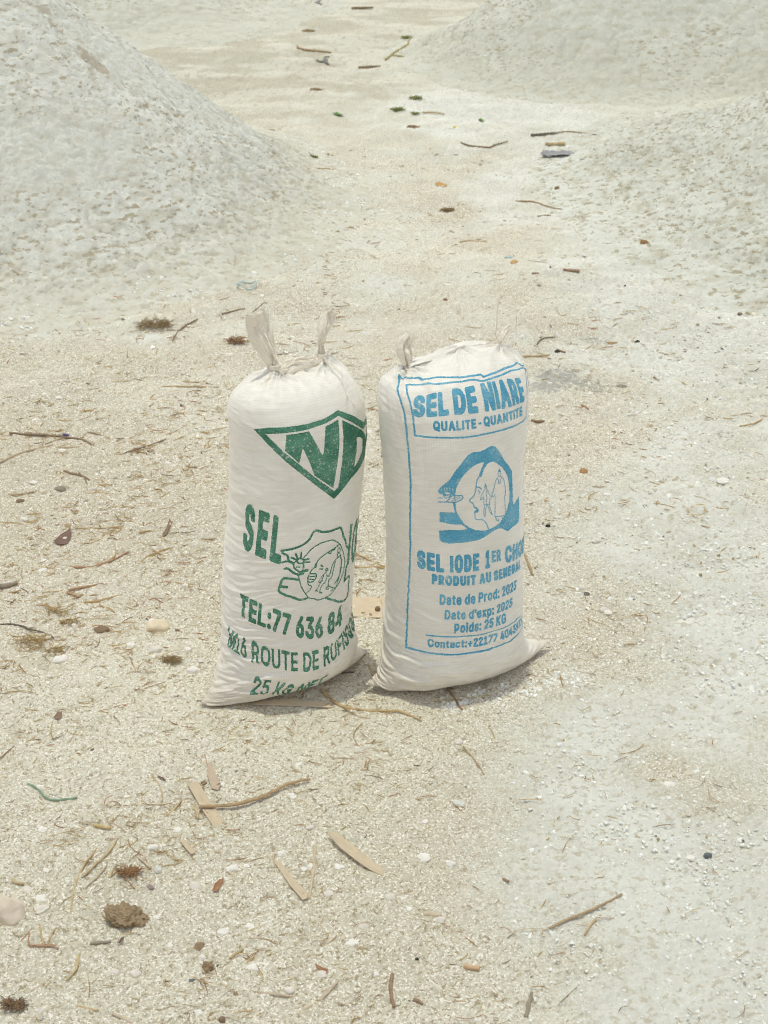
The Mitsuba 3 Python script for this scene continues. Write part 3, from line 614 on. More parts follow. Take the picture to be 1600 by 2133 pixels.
def body_mesh(sack):
    P, N, V, U = sack
    nv, nu = P.shape[:2]
    Pc = np.concatenate([P, P[:, :1]], 1)
    i, j = np.meshgrid(np.arange(nv - 1), np.arange(nu), indexing='ij')
    a = i * (nu + 1) + j
    q = np.stack([a, a + 1, a + nu + 2, a + nu + 1], -1).reshape(-1, 4)
    uv = np.stack(np.meshgrid(np.arange(nu + 1) / nu * SACK_P, V), -1).reshape(-1, 2)
    return (Pc.reshape(-1, 3), q), uv


def local(spec, p):
    """A point given in the sack's own frame (right, back, up from its foot), in the world."""
    c, s = math.cos(spec['phi']), math.sin(spec['phi'])
    p = np.asarray(p, float)
    return np.stack([c * p[..., 0] - s * p[..., 1] + spec['base'][0], s * p[..., 0] + c * p[..., 1] + spec['base'][1], p[..., 2]], -1)


def gathered(path, wide, flat, folds, seed, nu=56, nv=44, twist=0.0, ragged=0.004):
    """A tail of bunched cloth: path of centre points, half width and half depth along it, lengthwise folds."""
    path, wide, flat = np.array(path, float), np.array(wide, float), np.array(flat, float)
    t = np.linspace(0, 1, len(path))
    tt = np.linspace(0, 1, nv)
    c = np.stack([PchipInterpolator(t, path[:, k])(tt) for k in range(3)], 1)
    w, d = PchipInterpolator(np.linspace(0, 1, len(wide)), wide)(tt), PchipInterpolator(np.linspace(0, 1, len(flat)), flat)(tt)
    tan = np.gradient(c, axis=0)
    tan /= np.linalg.norm(tan, axis=1, keepdims=True)
    th = np.linspace(0, 2 * np.pi, nu, endpoint=False)
    V = np.zeros((nv, nu, 3))
    for k in range(nv):
        x = np.cross([0, 1, 0.0], tan[k])
        x /= np.linalg.norm(x)
        y = np.cross(tan[k], x)
        a = th + twist * tt[k]
        q = np.stack([np.cos(a) * folds, np.sin(a) * folds, np.full(nu, tt[k] * 1.6)], -1)
        r = 1 + 0.75 * (meshkit.fbm(q, 2, seed) - 0.5)
        V[k] = c[k] + (w[k] * r * np.cos(th))[:, None] * x + (d[k] * r * np.sin(th))[:, None] * y
        if k >= nv - 3:
            V[k] += tan[k] * (ragged * (meshkit.noise(np.stack([np.cos(th) * 4, np.sin(th) * 4, 0 * th], -1), seed + 3) - 0.5) * (k - nv + 4) / 3)[:, None]
    i, j = np.meshgrid(np.arange(nv - 1), np.arange(nu), indexing='ij')
    a, b = i * nu + j, i * nu + (j + 1) % nu
    f = np.stack([a, b, b + nu, a + nu], -1).reshape(-1, 4)
    f = np.vstack([f[:, [0, 1, 2]], f[:, [0, 2, 3]]])
    last = (nv - 1) * nu
    # the open end is pinched shut: its two lips meet
    lip = np.arange(1, nu // 2)
    cap = [[last + a_, last + nu - a_, last + (a_ + 1) % nu] for a_ in lip] + [[last + (a_ + 1) % nu, last + nu - a_, last + (nu - a_ - 1)] for a_ in lip]
    return V.reshape(-1, 3), np.vstack([f, np.array(cap)])


def crumpled(path, wide, depth, pleats, seed, frame, nu=90, nv=70, thick=0.0006, ragged=0.006):
    """A thin tail of bunched cloth: a sheet in pleats that run along the path, narrow where it is tied, ragged at its end."""
    path = np.array(path, float)
    t, tt = np.linspace(0, 1, len(path)), np.linspace(0, 1, nv)
    c = np.stack([PchipInterpolator(t, path[:, k])(tt) for k in range(3)], 1)
    w = PchipInterpolator(np.linspace(0, 1, len(wide)), wide)(tt)
    d = PchipInterpolator(np.linspace(0, 1, len(depth)), depth)(tt)
    tan = np.gradient(c, axis=0)
    tan /= np.linalg.norm(tan, axis=1, keepdims=True)
    out = np.array(frame, float)
    x = np.cross(out, tan)
    x /= np.linalg.norm(x, axis=1, keepdims=True)
    y = np.cross(tan, x)
    u = np.linspace(-1, 1, nu)
    U, W = np.meshgrid(u, tt)
    q = np.stack([U * pleats, W * 1.8, 0 * U], -1)
    wave = 2 * np.abs(2 * meshkit.fbm(q, 2, seed) - 1) - 0.7                              # sharp-edged pleats
    crump = meshkit.fbm(np.stack([U * 5, W * 9, 0 * U], -1), 3, seed + 2) - 0.5
    shift = 0.35 * (meshkit.fbm(np.stack([U * 2.5, W * 3, 0 * U], -1), 2, seed + 4) - 0.5)
    across = (U * (1 - 0.25 * np.abs(wave)) + shift) * w[:, None]
    curl = 0.55 * w[:, None] * (U ** 2)
    off = wave * d[:, None] + crump * d[:, None] * 1.1 - curl
    end = ragged * (meshkit.noise(np.stack([U * 5, 0 * U, 0 * U], -1), seed + 7) - 0.3) * np.clip((W - 0.8) / 0.2, 0, 1)
    V = c[:, None] + across[..., None] * x[:, None] + off[..., None] * y[:, None] + end[..., None] * tan[:, None]
    n = np.cross(np.gradient(V, axis=1), np.gradient(V, axis=0))
    n /= np.maximum(np.linalg.norm(n, axis=-1, keepdims=True), 1e-9)
    q4 = grid_faces(nv, nu)
    m = nv * nu
    i = np.arange(nv - 1)
    sides = np.vstack([np.stack([i * nu, (i + 1) * nu, (i + 1) * nu + m, i * nu + m], 1), np.stack([i * nu + nu - 1, i * nu + nu - 1 + m, (i + 1) * nu + nu - 1 + m, (i + 1) * nu + nu - 1], 1)])
    j = np.arange(nu - 1) + (nv - 1) * nu
    sides = np.vstack([sides, np.stack([j, j + m, j + 1 + m, j + 1], 1)])
    return np.vstack([V.reshape(-1, 3), (V - thick * n).reshape(-1, 3)]), np.vstack([q4, q4[:, ::-1] + m, sides])


def cord(path, radius, k=40, sides=8, wob=0.0, seed=0):
    path = np.array(path, float)
    s = np.concatenate([[0], np.cumsum(np.linalg.norm(np.diff(path, axis=0), axis=1))])
    t = np.linspace(0, s[-1], k)
    c = np.stack([PchipInterpolator(s, path[:, a])(t) for a in range(3)], 1)
    if wob:
        c = c + wob * np.stack([meshkit.noise(np.stack([t * 90, t * 0, t * 0 + a], -1), seed) - 0.5 for a in range(3)], 1)
    v, f, _ = fibre_mesh(c[None], np.full((1, k), radius), np.zeros((1, 3)), sides)
    return v, f


def tie(spec, at, rad, turns=3, thick=0.0013):
    a = np.linspace(0, turns * 2 * np.pi, turns * 16)
    p = np.stack([at[0] + rad * np.cos(a), at[1] + rad * 0.8 * np.sin(a), at[2] + thick * 1.7 * a / (2 * np.pi) - turns * thick * 0.8], -1)
    return cord(local(spec, p), thick, len(a), 6)


def part(key, mesh, mat, label=None, smooth=True):
    name, n = key, 0
    while name in scene:
        n += 1
        name = f'{key}_{n:03d}'
    scene[name] = mikit.ply(mesh, mat, smooth=smooth)
    if label:
        labels[name] = {'label': label}
    return name


GREEN, BLUE = sack_grid(**{k: v for k, v in GREEN_SACK.items()}), sack_grid(**BLUE_SACK)
for key, grid, spec, lab in (('salt_sack', GREEN, GREEN_SACK, 'full white woven salt sack with green printing and two tied ears on top'),
                             ('salt_sack_001', BLUE, BLUE_SACK, 'full white woven salt sack with pale blue printing inside a blue frame')):
    m, uv = body_mesh(grid)
    scene[key] = mikit.ply(m, 'cloth_material', smooth=True, uv=uv)
    labels[key] = {'label': lab, 'category': 'sack', 'group': 'printed salt sacks'}

PRINT_FROM = {id(GREEN[0]): 697.1, id(BLUE[0]): 721.6}
# the green print
A = GREEN_ART


def mirrored(pts, axis=((36.9, 593.9), (20.3, 444.8))):
    (u0, v0), (u1, v1) = axis
    return [(2 * (u0 + (v - v0) * (u1 - u0) / (v1 - v0)) - u, v) for u, v in pts]


def shield(pair):
    top, low, right = pair
    return area(top + right + [(right[-1][0] + 55, right[-1][1] - 4)]  + mirrored(low[1:])[::-1] + low)


logo = shield(A['border']).difference(shield(A['inner']))
logo = logo.union(area(A['n'])).union(area(A['d']).difference(area(A['dh'], True)))
part('salt_sack__emblem', decal(GREEN, logo), 'green_ink', 'green shield emblem with the letters ND')
part('salt_sack__emblem', decal(GREEN, shapely.union_all([pen(p, w * 1.2 + 0.2) for w, p in A['strokes'] if len(p) > 1]), ragged=0.2), 'green_ink', 'green outline drawing of a face and two figures in a map')
for words, base, cap, wt, gap in (('SEL', [(-141, 363), (-105, 357), (-68, 346)], 77, 2.4, 6), ('IODE', [(62, 309), (100, 304), (150, 300)], 74, 1.4, 6),
                                  ('TEL:77 636 84', [(-136, 238), (-88, 228), (-52, 213), (-19, 200), (23, 190), (62, 197)], 40, 1.1, 2.2),
                                  ('M16 ROUTE DE RUFISQUE', [(-166, 163), (-126, 161), (-72, 148), (-39, 137), (1, 129), (36, 132), (78, 150), (128, 160)], 38, 0.3, 2.3),
                                  ('25 KG NET', [(-104, 90), (-75, 83), (-35, 66), (-3, 62), (32, 64)], 38, 0.3, 2.8)):
    part('salt_sack__lettering', decal(GREEN, text_on(words, base, cap, wt, gap)), 'green_ink', f'green lettering {words}')

# the blue print
A = BLUE_ART
art = area(A['outer']).difference(area(A['hole'])).difference(shapely.union_all([area(q) for q in A['cuts']]))
art = shapely.union_all([art] + [area(q) for q in A['fills']] + [pen(p, w) for w, p in A['strokes'] if len(p) > 1])
part('salt_sack_001__emblem', decal(BLUE, art, ragged=0.2), 'blue_ink', 'blue map emblem with a face in profile and two walking figures')
right = [(148, 646), (132, 600), (126, 540), (125, 400), (130, 300), (134, 230), (136, 152)]
frame = shapely.union_all([pen(A['frame'] + right[:1], 3.3), pen(A['frame_left'], 3.4), pen(A['frame_bot'][:-1] + [(136, 152)], 3.1), pen(right, 3.0),
                           pen(A['box'] + [(139, 640)], 2.9), pen(A['box_left'], 2.9), pen(A['box_bot'] + [(108, 563)], 2.9), pen([(139, 642), (117, 600), (108, 563)], 2.2)])
part('salt_sack_001__border_print', decal(BLUE, frame, ragged=0.16), 'blue_ink', 'thin blue printed frame with a box at its top')
for words, base, cap, wt, gap in (('SEL', [(-104, 600), (-47, 604)], 40, 2.1, 1.8), ('DE', [(-39.5, 604), (2, 601)], 40, 2.2, 1.8), ('NIARE', [(13, 601), (60, 598), (102, 595)], 40, 1.9, 1.8),
                                  ('QUALITE', [(-73, 579), (-4, 576)], 15.5, 0.8, 1.2), ('-', [(0, 576), (5, 576)], 15.5, 0.6, 0), ('QUANTITE', [(9, 576.5), (90, 573)], 15.5, 0.8, 1.2),
                                  ('SEL', [(-106, 326), (-61, 322)], 32, 1.7, 1.7), ('IODE', [(-52, 321), (-3, 319)], 32, 1.7, 1.7), ('1', [(8, 319.5), (17, 319)], 33, 1.6, 0), ('ER', [(20, 328), (38.5, 326)], 21, 1.0, 1.4),
                                  ('CHOIX', [(47, 318), (85, 312), (124, 306)], 31, 1.6, 1.7), ('PRODUIT', [(-81, 299.5), (-8, 292.5)], 18.5, 1.3, 1.3), ('AU', [(-2.5, 292.5), (19, 292.5)], 18.5, 1.3, 1.2), ('SENEGAL', [(24, 292), (94, 287)], 18.5, 1.2, 1.2),
                                  ('Date de Prod: 2023', [(-68, 260), (0, 257), (79, 253)], 19, 0.65, 1.1), ("Date d'exp: 2025", [(-59.5, 231.5), (0, 227), (68, 224)], 18, 0.65, 1.1), ('Poids: 25 KG', [(-43, 202), (53, 199)], 19, 0.65, 1.1),
                                  ('Contact:+22177 4043971', [(-86, 175), (-22, 171), (40, 168), (108, 167)], 16.5, 0.6, 1.0)):
    part('salt_sack_001__lettering', decal(BLUE, text_on(words, base, cap, wt, gap), ragged=0.09), 'blue_ink', f'blue lettering {words}')
part('salt_sack_001__rule_print', decal(BLUE, pen([(-88, 200), (-41, 194.5), (32, 191), (99, 191)], 2.0)), 'blue_ink')

# tied ears, the puckered mouth between them and their strings
S_ = GREEN_SACK
front = local(S_, [(0, -1, 0)])[0] - local(S_, [(0, 0, 0)])[0]
part('salt_sack__ear', crumpled(local(S_, [(0.001, 0, 0.583), (-0.001, 0.003, 0.599), (-0.006, 0.006, 0.620), (-0.015, 0.010, 0.648), (-0.020, 0.012, 0.668), (-0.024, 0.008, 0.688)]), [0.020, 0.0105, 0.0165, 0.0205, 0.0205, 0.017], [0.011, 0.0095, 0.0105, 0.0085, 0.006, 0.004], 1.6, 5, front), 'plain_cloth_material', 'tall tied ear of bunched cloth')
part('salt_sack__ear', crumpled(local(S_, [(0.083, 0, 0.584), (0.085, 0.002, 0.601), (0.087, 0.004, 0.622), (0.095, 0.006, 0.645), (0.104, 0.008, 0.660), (0.109, 0.004, 0.668)]), [0.017, 0.0085, 0.0110, 0.0130, 0.0135, 0.011], [0.009, 0.0075, 0.0085, 0.0075, 0.006, 0.004], 1.5, 8, front), 'plain_cloth_material', 'shorter tied ear of bunched cloth')
part('salt_sack__tie_string', tie(S_, (-0.001, 0.002, 0.598), 0.0082), 'plain_cloth_material')
part('salt_sack__tie_string', tie(S_, (0.085, 0.002, 0.599), 0.0068), 'plain_cloth_material')
part('salt_sack__loose_string', cord(local(S_, [(0.085, -0.006, 0.600), (0.088, -0.026, 0.592), (0.090, -0.056, 0.576), (0.087, -0.078, 0.560), (0.089, -0.093, 0.542)]), 0.0009, 40, 6, 0.006, 3), 'plain_cloth_material')
part('salt_sack__mouth_fold', crumpled(local(S_, [(-0.001, -0.004, 0.593), (0.014, -0.006, 0.599), (0.034, -0.004, 0.602), (0.054, -0.004, 0.600), (0.072, -0.003, 0.598), (0.085, -0.002, 0.595)]), [0.006, 0.013, 0.0145, 0.0135, 0.012, 0.006], [0.004, 0.008, 0.009, 0.0085, 0.007, 0.003], 1.3, 12, (0.2, -0.5, 0.8), nv=110), 'plain_cloth_material', 'puckered mouth of the sack between its two ears')
S_ = BLUE_SACK
front = local(S_, [(0, -1, 0)])[0] - local(S_, [(0, 0, 0)])[0]
part('salt_sack_001__ear', crumpled(local(S_, [(-0.088, 0, 0.580), (-0.088, 0.0, 0.600), (-0.089, 0.002, 0.614), (-0.092, 0.004, 0.630), (-0.090, 0.006, 0.642), (-0.085, 0.006, 0.652)]), [0.017, 0.0085, 0.0125, 0.0140, 0.013, 0.009], [0.007, 0.0065, 0.008, 0.0075, 0.006, 0.003], 1.5, 15, front), 'plain_cloth_material', 'stubby tied ear at the left')
part('salt_sack_001__ear', crumpled(local(S_, [(0.070, 0, 0.602), (0.073, 0.003, 0.615), (0.080, 0.008, 0.625), (0.090, 0.012, 0.633), (0.098, 0.014, 0.637)]), [0.007, 0.0035, 0.005, 0.006, 0.004], [0.003, 0.002, 0.003, 0.003, 0.002], 2.2, 18, front), 'plain_cloth_material', 'small limp ear at the right')
part('salt_sack_001__tie_string', tie(S_, (-0.088, 0.0, 0.599), 0.0084), 'plain_cloth_material')
part('salt_sack_001__tie_string', tie(S_, (0.073, 0.003, 0.614), 0.0052), 'plain_cloth_material')
part('salt_sack_001__loose_string', cord(local(S_, [(0.073, 0.003, 0.614), (0.066, 0.004, 0.640), (0.068, 0.006, 0.668), (0.069, 0.008, 0.693)]), 0.0008, 30, 6, 0.003, 5), 'plain_cloth_material')
part('salt_sack_001__loose_string', cord(local(S_, [(0.073, 0.0, 0.614), (0.090, 0.002, 0.614), (0.104, 0.006, 0.626), (0.107, 0.010, 0.646), (0.104, 0.012, 0.662)]), 0.0008, 30, 6, 0.003, 7), 'plain_cloth_material')
part('salt_sack_001__mouth_fold', crumpled(local(S_, [(0.030, -0.004, 0.612), (0.042, -0.004, 0.617), (0.054, -0.003, 0.621), (0.064, -0.002, 0.619), (0.073, -0.001, 0.613)]), [0.003, 0.007, 0.009, 0.007, 0.004], [0.002, 0.004, 0.0055, 0.004, 0.002], 1.8, 21, (0.2, -0.5, 0.8)), 'plain_cloth_material', 'small puckered fold of the mouth beside the right tie')
LITTER = [   # kind, name, ground points in mm, size in mm, colour, label, category
    ('twig', 'twig', [(-878, 3478), (-810, 3475), (-740, 3460), (-703, 3440), (-682, 3420), (-666, 3398)], 3.4, 'brown', 'long thin brown twig bent at one end, with a blue scrap lying on it', 'twig'),
    ('scrap', 'fabric_scrap', [(-745, 3474)], (9.6, 4.5), 'violet', 'tiny violet blue scrap on the long bent brown twig', 'scrap'),
    ('twig', 'twig', [(-868, 3322), (-843, 3359), (-807, 3398), (-764, 3420)], 2.7, 'tan', 'pale curved twig below the long bent brown twig', 'twig'),
    ('twig', 'straw', [(-747, 3407), (-716, 3401), (-684, 3407)], 2.2, 'tan', 'short straight straw lying below the bent twig with the blue scrap', 'straw'),
    ('twig', 'twig', [(-601, 3344), (-570, 3367), (-537, 3389), (-498, 3430)], 2.2, 'brown', 'slightly bowed twig lying left of the green printed sack, at its middle height', 'twig'),
    ('twig', 'straw', [(-551, 3740), (-483, 3738), (-409, 3730)], 2.4, 'straw', 'long straight pale straw pointing at the shoulder of the green printed sack', 'straw'),
    ('twig', 'twig', [(-510, 4207), (-532, 4168), (-547, 4123), (-556, 4079), (-558, 4032)], 2.6, 'brown', 'curved twig beside the shaggy brown mat of dry grass', 'twig'),
    ('tuft', 'dry_grass_mat', [(-617, 4148)], (55.2, 15.6), 'dead', 'shaggy brown mat of dry grass behind the green printed sack', 'dry grass'),
    ('tuft', 'root_tuft', [(-389, 4018)], (25.3, 19.0), 'rust', 'round bristly tuft of rusty roots beside the ear of the green printed sack', 'root tuft'),
    ('twig', 'twig', [(-448, 4257), (-416, 4279), (-386, 4293)], 2.7, 'brown', 'short dark twig behind the tall ear of the green printed sack', 'twig'),
    ('twig', 'twig', [(-364, 4271), (-351, 4297), (-334, 4332)], 2.0, 'brown', 'short slanting twig just above the tall ear of the green printed sack', 'twig'),
    ('leaf', 'dry_leaf', [(-765, 4339), (-756, 4355), (-742, 4368), (-726, 4361), (-731, 4344), (-748, 4338)], 0, 'orange', 'curled orange dry leaf at the foot of the salt heap', 'leaf'),
    ('ring', 'plastic_ring', [(-393, 4450)], (27.5, 12.4), 'aqua', 'flattened pale aqua plastic ring at the foot of the big salt heap', 'ring'),
    ('stone', 'pebble', [(-435, 4498)], (8.3, 6.3), 'dark', 'small dark crumb beside the pale aqua plastic ring', 'pebble'),
    ('twig', 'root', [(-715, 3282), (-694, 3267), (-675, 3259), (-651, 3228)], 3.2, 'brown', 'knotted brown root with side shoots, left of the green printed sack', 'root'),
    ('twig', 'root', [(-679, 3268), (-664, 3242), (-652, 3208)], 2.7, 'brown', 'stubby side root touching the knotted brown root', 'root'),
    ('stone', 'stone', [(-711, 3202)], (12.7, 5.8), 'darkstone', 'flat stone with a dark shaded edge below the knotted root', 'stone'),
    ('stone', 'stone', [(-787, 3144)], (9.4, 6.2), 'brownstone', 'small brown stone near a straw, by the frame edge, below the knotted root', 'stone'),
    ('twig', 'straw', [(-819, 3176), (-792, 3179), (-765, 3187)], 2.6, 'tan', 'stout straw just above the small brown stone', 'straw'),
    ('leaf', 'dry_leaf', [(-656, 3014), (-650, 2987), (-651, 2944), (-669, 2945), (-681, 2956), (-671, 2989)], 0, 'maroon', 'dark maroon dry leaf with a pale stub at its tip', 'leaf'),
    ('stone', 'leaf_stub', [(-663, 3025)], (7.6, 8.1), 'tan', 'pale tan stub at the tip of the dark maroon leaf', 'stub'),
    ('leaf', 'dry_leaf', [(-452, 3044), (-444, 3029), (-448, 2993), (-455, 2965), (-459, 2971), (-455, 3002)], 0, 'leafbrown', 'slender greyish brown leaf left of the word SEL on the green printed sack', 'leaf'),
    ('twig', 'straw', [(-654, 3020), (-624, 3016), (-588, 3013), (-546, 3023)], 2.0, 'straw', 'long thin straw running out from the tip of the maroon leaf', 'straw'),
    ('twig', 'straw', [(-515, 2990), (-495, 2994), (-469, 2997)], 2.0, 'straw', 'short straw ending at the slender greyish brown leaf', 'straw'),
    ('twig', 'straw', [(-376, 2955), (-361, 2953), (-345, 2956)], 2.5, 'tan', 'short stout straw touching the edge of the green printed sack beside the word SEL', 'straw'),
    ('twig', 'root', [(-630, 2848), (-607, 2844), (-586, 2845), (-567, 2857), (-549, 2870), (-533, 2889), (-517, 2903)], 2.9, 'redtan', 'reddish branching root stretched across the grit left of the green printed sack', 'root'),
    ('twig', 'root', [(-553, 2871), (-545, 2891), (-546, 2911), (-553, 2931)], 2.0, 'ochre', 'short ochre shoot rising from the reddish branching root', 'root'),
    ('twig', 'root', [(-486, 2858), (-473, 2883), (-453, 2903), (-431, 2917)], 2.4, 'ochre', 'ochre forked root between the reddish root and the green printed sack', 'root'),
    ('twig', 'root', [(-471, 2910), (-461, 2900), (-449, 2885)], 2.4, 'ochre', 'stub crossing the ochre forked root', 'root'),
    ('twig', 'root', [(-618, 2754), (-596, 2763), (-574, 2770), (-552, 2782)], 2.4, 'redtan', 'upper arm of a V of two reddish roots', 'root'),
    ('twig', 'root', [(-617, 2748), (-605, 2739), (-588, 2726)], 2.3, 'redtan', 'short lower arm of the V of two reddish roots', 'root'),
    ('twig', 'root', [(-577, 2702), (-555, 2707), (-534, 2720), (-506, 2732)], 2.8, 'ochre', 'fuzzy ochre root below the V of reddish roots', 'root'),
    ('twig', 'root', [(-546, 2696), (-528, 2683), (-512, 2666)], 2.3, 'ochre', 'short ochre root hanging below the fuzzy ochre root', 'root'),
    ('tuft', 'root_clump', [(-622, 2667)], (27.4, 11.9), 'ochrefuzz', 'loose clump of yellow roots above the dark curved twig', 'roots'),
    ('tuft', 'root_clump', [(-590, 2630)], (17.2, 8.1), 'ochrefuzz', 'small yellow root clump left of the brown stone', 'roots'),
    ('tuft', 'root_clump', [(-647, 2560)], (39.9, 11.5), 'ochrefuzz', 'widest mat of yellow roots, below the dark curved twig', 'roots'),
    ('tuft', 'root_clump', [(-599, 2531)], (17.6, 9.7), 'ochrefuzz', 'yellow root clump just above the whitest pebble', 'roots'),
    ('twig', 'twig', [(-722, 2624), (-704, 2625), (-681, 2619), (-663, 2606), (-641, 2598), (-612, 2575)], 1.8, 'dark', 'dark wiry curved twig over the yellow roots', 'twig'),
    ('twig', 'twig', [(-762, 2754), (-739, 2761), (-719, 2772)], 6.1, 'grey', 'thick grey brown stick entering at the left edge of the frame', 'stick'),
    ('stone', 'stone', [(-424, 2612)], (21.6, 15.3), 'cream', 'large cream stone with a pointed corner, left of the green printed sack', 'stone'),
    ('stone', 'pebble', [(-585, 2499)], (13.9, 8.7), 'white', 'white oval pebble below the yellow roots', 'pebble'),
    ('stone', 'pebble', [(-341, 2455)], (10.7, 8.6), 'white', 'white pebble standing closest to the bottom corner of the green printed sack', 'pebble'),
    ('stone', 'pebble', [(-416, 2525)], (13.1, 9.6), 'offwhite', 'dull white pebble below the large cream stone', 'pebble'),
    ('stone', 'pebble', [(-358, 2526)], (7.4, 6.1), 'white', 'small white pebble between the cream stone and the green printed sack', 'pebble'),
    ('stone', 'pebble', [(-388, 2758)], (6.1, 6.1), 'white', 'lone round white pebble above the large cream stone', 'pebble'),
    ('stone', 'shell', [(-763, 3061)], (7.6, 5.6), 'white', 'chalky white shell chip above the maroon leaf', 'shell'),
    ('stone', 'shell', [(-680, 2835)], (10.1, 4.3), 'white', 'flat white shell sliver left of the reddish branching root', 'shell'),
    ('stone', 'stone', [(-529, 2601)], (16.1, 6.3), 'brownstone', 'flat brown stone left of the large cream stone', 'stone'),
    ('stone', 'pebble', [(-385, 2598)], (4.9, 3.6), 'brownstone', 'tiny brown pebble touching the large cream stone', 'pebble'),
    ('tuft', 'dry_grass_tuft', [(-383, 2487)], (15.6, 6.9), 'dead', 'wispy brown tuft between white pebbles by the green printed sack', 'dry grass'),
    ('stone', 'bead', [(-448, 2349)], (3.3, 3.3), 'red', 'tiny brick red bead left of the foot of the green printed sack', 'bead'),
    ('leaf', 'dry_leaf', [(-370, 2376), (-366, 2381), (-355, 2372), (-366, 2371)], 0, 'maroon', 'tiny dark leaf left of the foot of the green printed sack', 'leaf'),
    ('leaf', 'dry_leaf', [(-561, 2328), (-553, 2328), (-551, 2312), (-555, 2305), (-565, 2312)], 0, 'leafbrown', 'crumpled brown leaf below the red bead', 'leaf'),
    ('twig', 'straw', [(-564, 2273), (-565, 2293), (-565, 2312)], 1.6, 'straw', 'straw standing out from under the crumpled brown leaf', 'straw'),
    ('twig', 'twig', [(-635, 2205), (-623, 2230), (-606, 2254)], 1.6, 'brown', 'dark slanting twig at the left edge below the crumpled leaf', 'twig'),
    ('twig', 'cord', [(-574, 2128), (-561, 2120), (-549, 2107), (-538, 2091), (-525, 2083), (-506, 2084), (-487, 2088)], 1.9, 'greencord', 'bent green cord lying in the foreground grit', 'cord'),
    ('chip', 'wood_chip', [(-315, 2115), (-299, 2121), (-273, 2071), (-249, 2024), (-251, 2013), (-262, 2007), (-286, 2053)], 1.9, 'wood', 'flat pale wood chip lying under the long brown twig', 'wood chip'),
    ('twig', 'twig', [(-290, 2052), (-264, 2055), (-241, 2056), (-219, 2064), (-193, 2076), (-172, 2093), (-150, 2112), (-119, 2126)], 3.4, 'bamboo', 'long jointed brown twig resting across a flat wood chip', 'twig'),
    ('chip', 'wood_chip', [(-288, 2171), (-280, 2171), (-275, 2150), (-261, 2115), (-264, 2102), (-275, 2106), (-285, 2140)], 1.9, 'drift', 'short rounded pinkish wood chip above the long jointed twig', 'wood chip'),
    ('stone', 'seed', [(-289, 2123)], (5.0, 4.6), 'brownstone', 'brown seed beside the short pinkish wood chip', 'seed'),
    ('twig', 'twig', [(-375, 2143), (-364, 2123), (-355, 2101), (-350, 2074)], 1.9, 'straw', 'bent straw coloured stem left of the flat wood chip', 'stem'),
    ('leaf', 'dry_leaf', [(-367, 2140), (-356, 2134), (-349, 2126), (-358, 2128)], 0, 'maroon', 'small dark leaf touching a bent stem', 'leaf'),
    ('twig', 'straw', [(-341, 2038), (-331, 2054), (-320, 2082)], 1.9, 'straw', 'straw leaning against the lower left side of the flat wood chip', 'straw'),
    ('twig', 'straw', [(-299, 2067), (-294, 2051), (-289, 2031)], 3.0, 'straw', 'frayed straw end under the butt of the long jointed twig', 'straw'),
    ('twig', 'seed_pod', [(-450, 2019), (-437, 2014), (-422, 2012)], 3.0, 'yellow', 'yellow dry pod lying left of the flat wood chip', 'pod'),
    ('twig', 'straw', [(-432, 2029), (-414, 2018), (-398, 2003)], 1.9, 'drift', 'greyish stem just right of the yellow dry pod', 'stem'),
    ('chip', 'wood_chip', [(-311, 1973), (-305, 1976), (-292, 1961), (-284, 1949), (-291, 1944), (-300, 1957)], 1.5, 'wood', 'small stubby wood chip between the flat chip and the V of reeds', 'wood chip'),
    ('chip', 'wood_chip', [(-164, 1920), (-157, 1924), (-135, 1888), (-112, 1854), (-111, 1844), (-118, 1839), (-139, 1872)], 1.8, 'wood', 'straight pale slat forming the left arm of a V', 'wood chip'),
    ('twig', 'split_reed', [(-104, 1959), (-104, 1928), (-106, 1886), (-109, 1847)], 2.5, 'wood', 'split reed forming the right arm of a V', 'reed'),
    ('chip', 'wood_chip', [(-87, 1981), (-73, 1981), (-44, 1953), (-18, 1924), (1, 1905), (0, 1891), (-21, 1904), (-43, 1924), (-67, 1949)], 2.2, 'wood', 'broad curved wood chip right of the split reed, with one end lifted', 'wood chip'),
    ('twig', 'stem', [(-436, 1963), (-443, 1944), (-451, 1922), (-454, 1905), (-456, 1881), (-454, 1842), (-451, 1824)], 2.1, 'straw', 'longest curved dry stem at lower left', 'stem'),
    ('twig', 'stem', [(-409, 1984), (-414, 1962), (-422, 1941), (-433, 1923), (-449, 1898)], 2.2, 'straw', 'second dry stem crossing near the longest curved stem', 'stem'),
    ('twig', 'stem', [(-403, 1918), (-407, 1896), (-402, 1903), (-394, 1911)], 1.4, 'straw', 'kinked dry stem by the reddish leaf bits', 'stem'),
    ('twig', 'stem', [(-414, 1928), (-424, 1899), (-435, 1884), (-439, 1874)], 1.4, 'tan', 'faint thin stem between the two curved dry stems', 'stem'),
    ('tuft', 'leaf_litter', [(-377, 1905)], (15.7, 7.1), 'rust', 'small heap of rusty leaf bits at the end of the dry stems', 'leaf litter'),
    ('leaf', 'dry_leaf', [(-403, 1916), (-395, 1911), (-385, 1894), (-392, 1897)], 0, 'leafbrown', 'thin brown leaf lying between dry stems and rusty bits', 'leaf'),
    ('clod', 'clod', [(-369, 1805)], (31.0, 16.5), 'clodbrown', 'crumbly dark brown clod of earth', 'clod'),
    ('stone', 'rock', [(-546, 1826)], (29.2, 22.9), 'pinkrock', 'smooth pale pink rock cut by the left edge', 'rock'),
    ('stone', 'shell', [(-350, 1963)], (8.0, 5.8), 'white', 'white shell chip right of the dry stems', 'shell'),
    ('stone', 'shell', [(-225, 1911)], (8.6, 7.2), 'white', 'round white shell in the middle of the foreground grit', 'shell'),
    ('stone', 'shell', [(-338, 1915)], (5.7, 7.2), 'salt', 'upright translucent white shell chip above the rusty leaf bits', 'shell'),
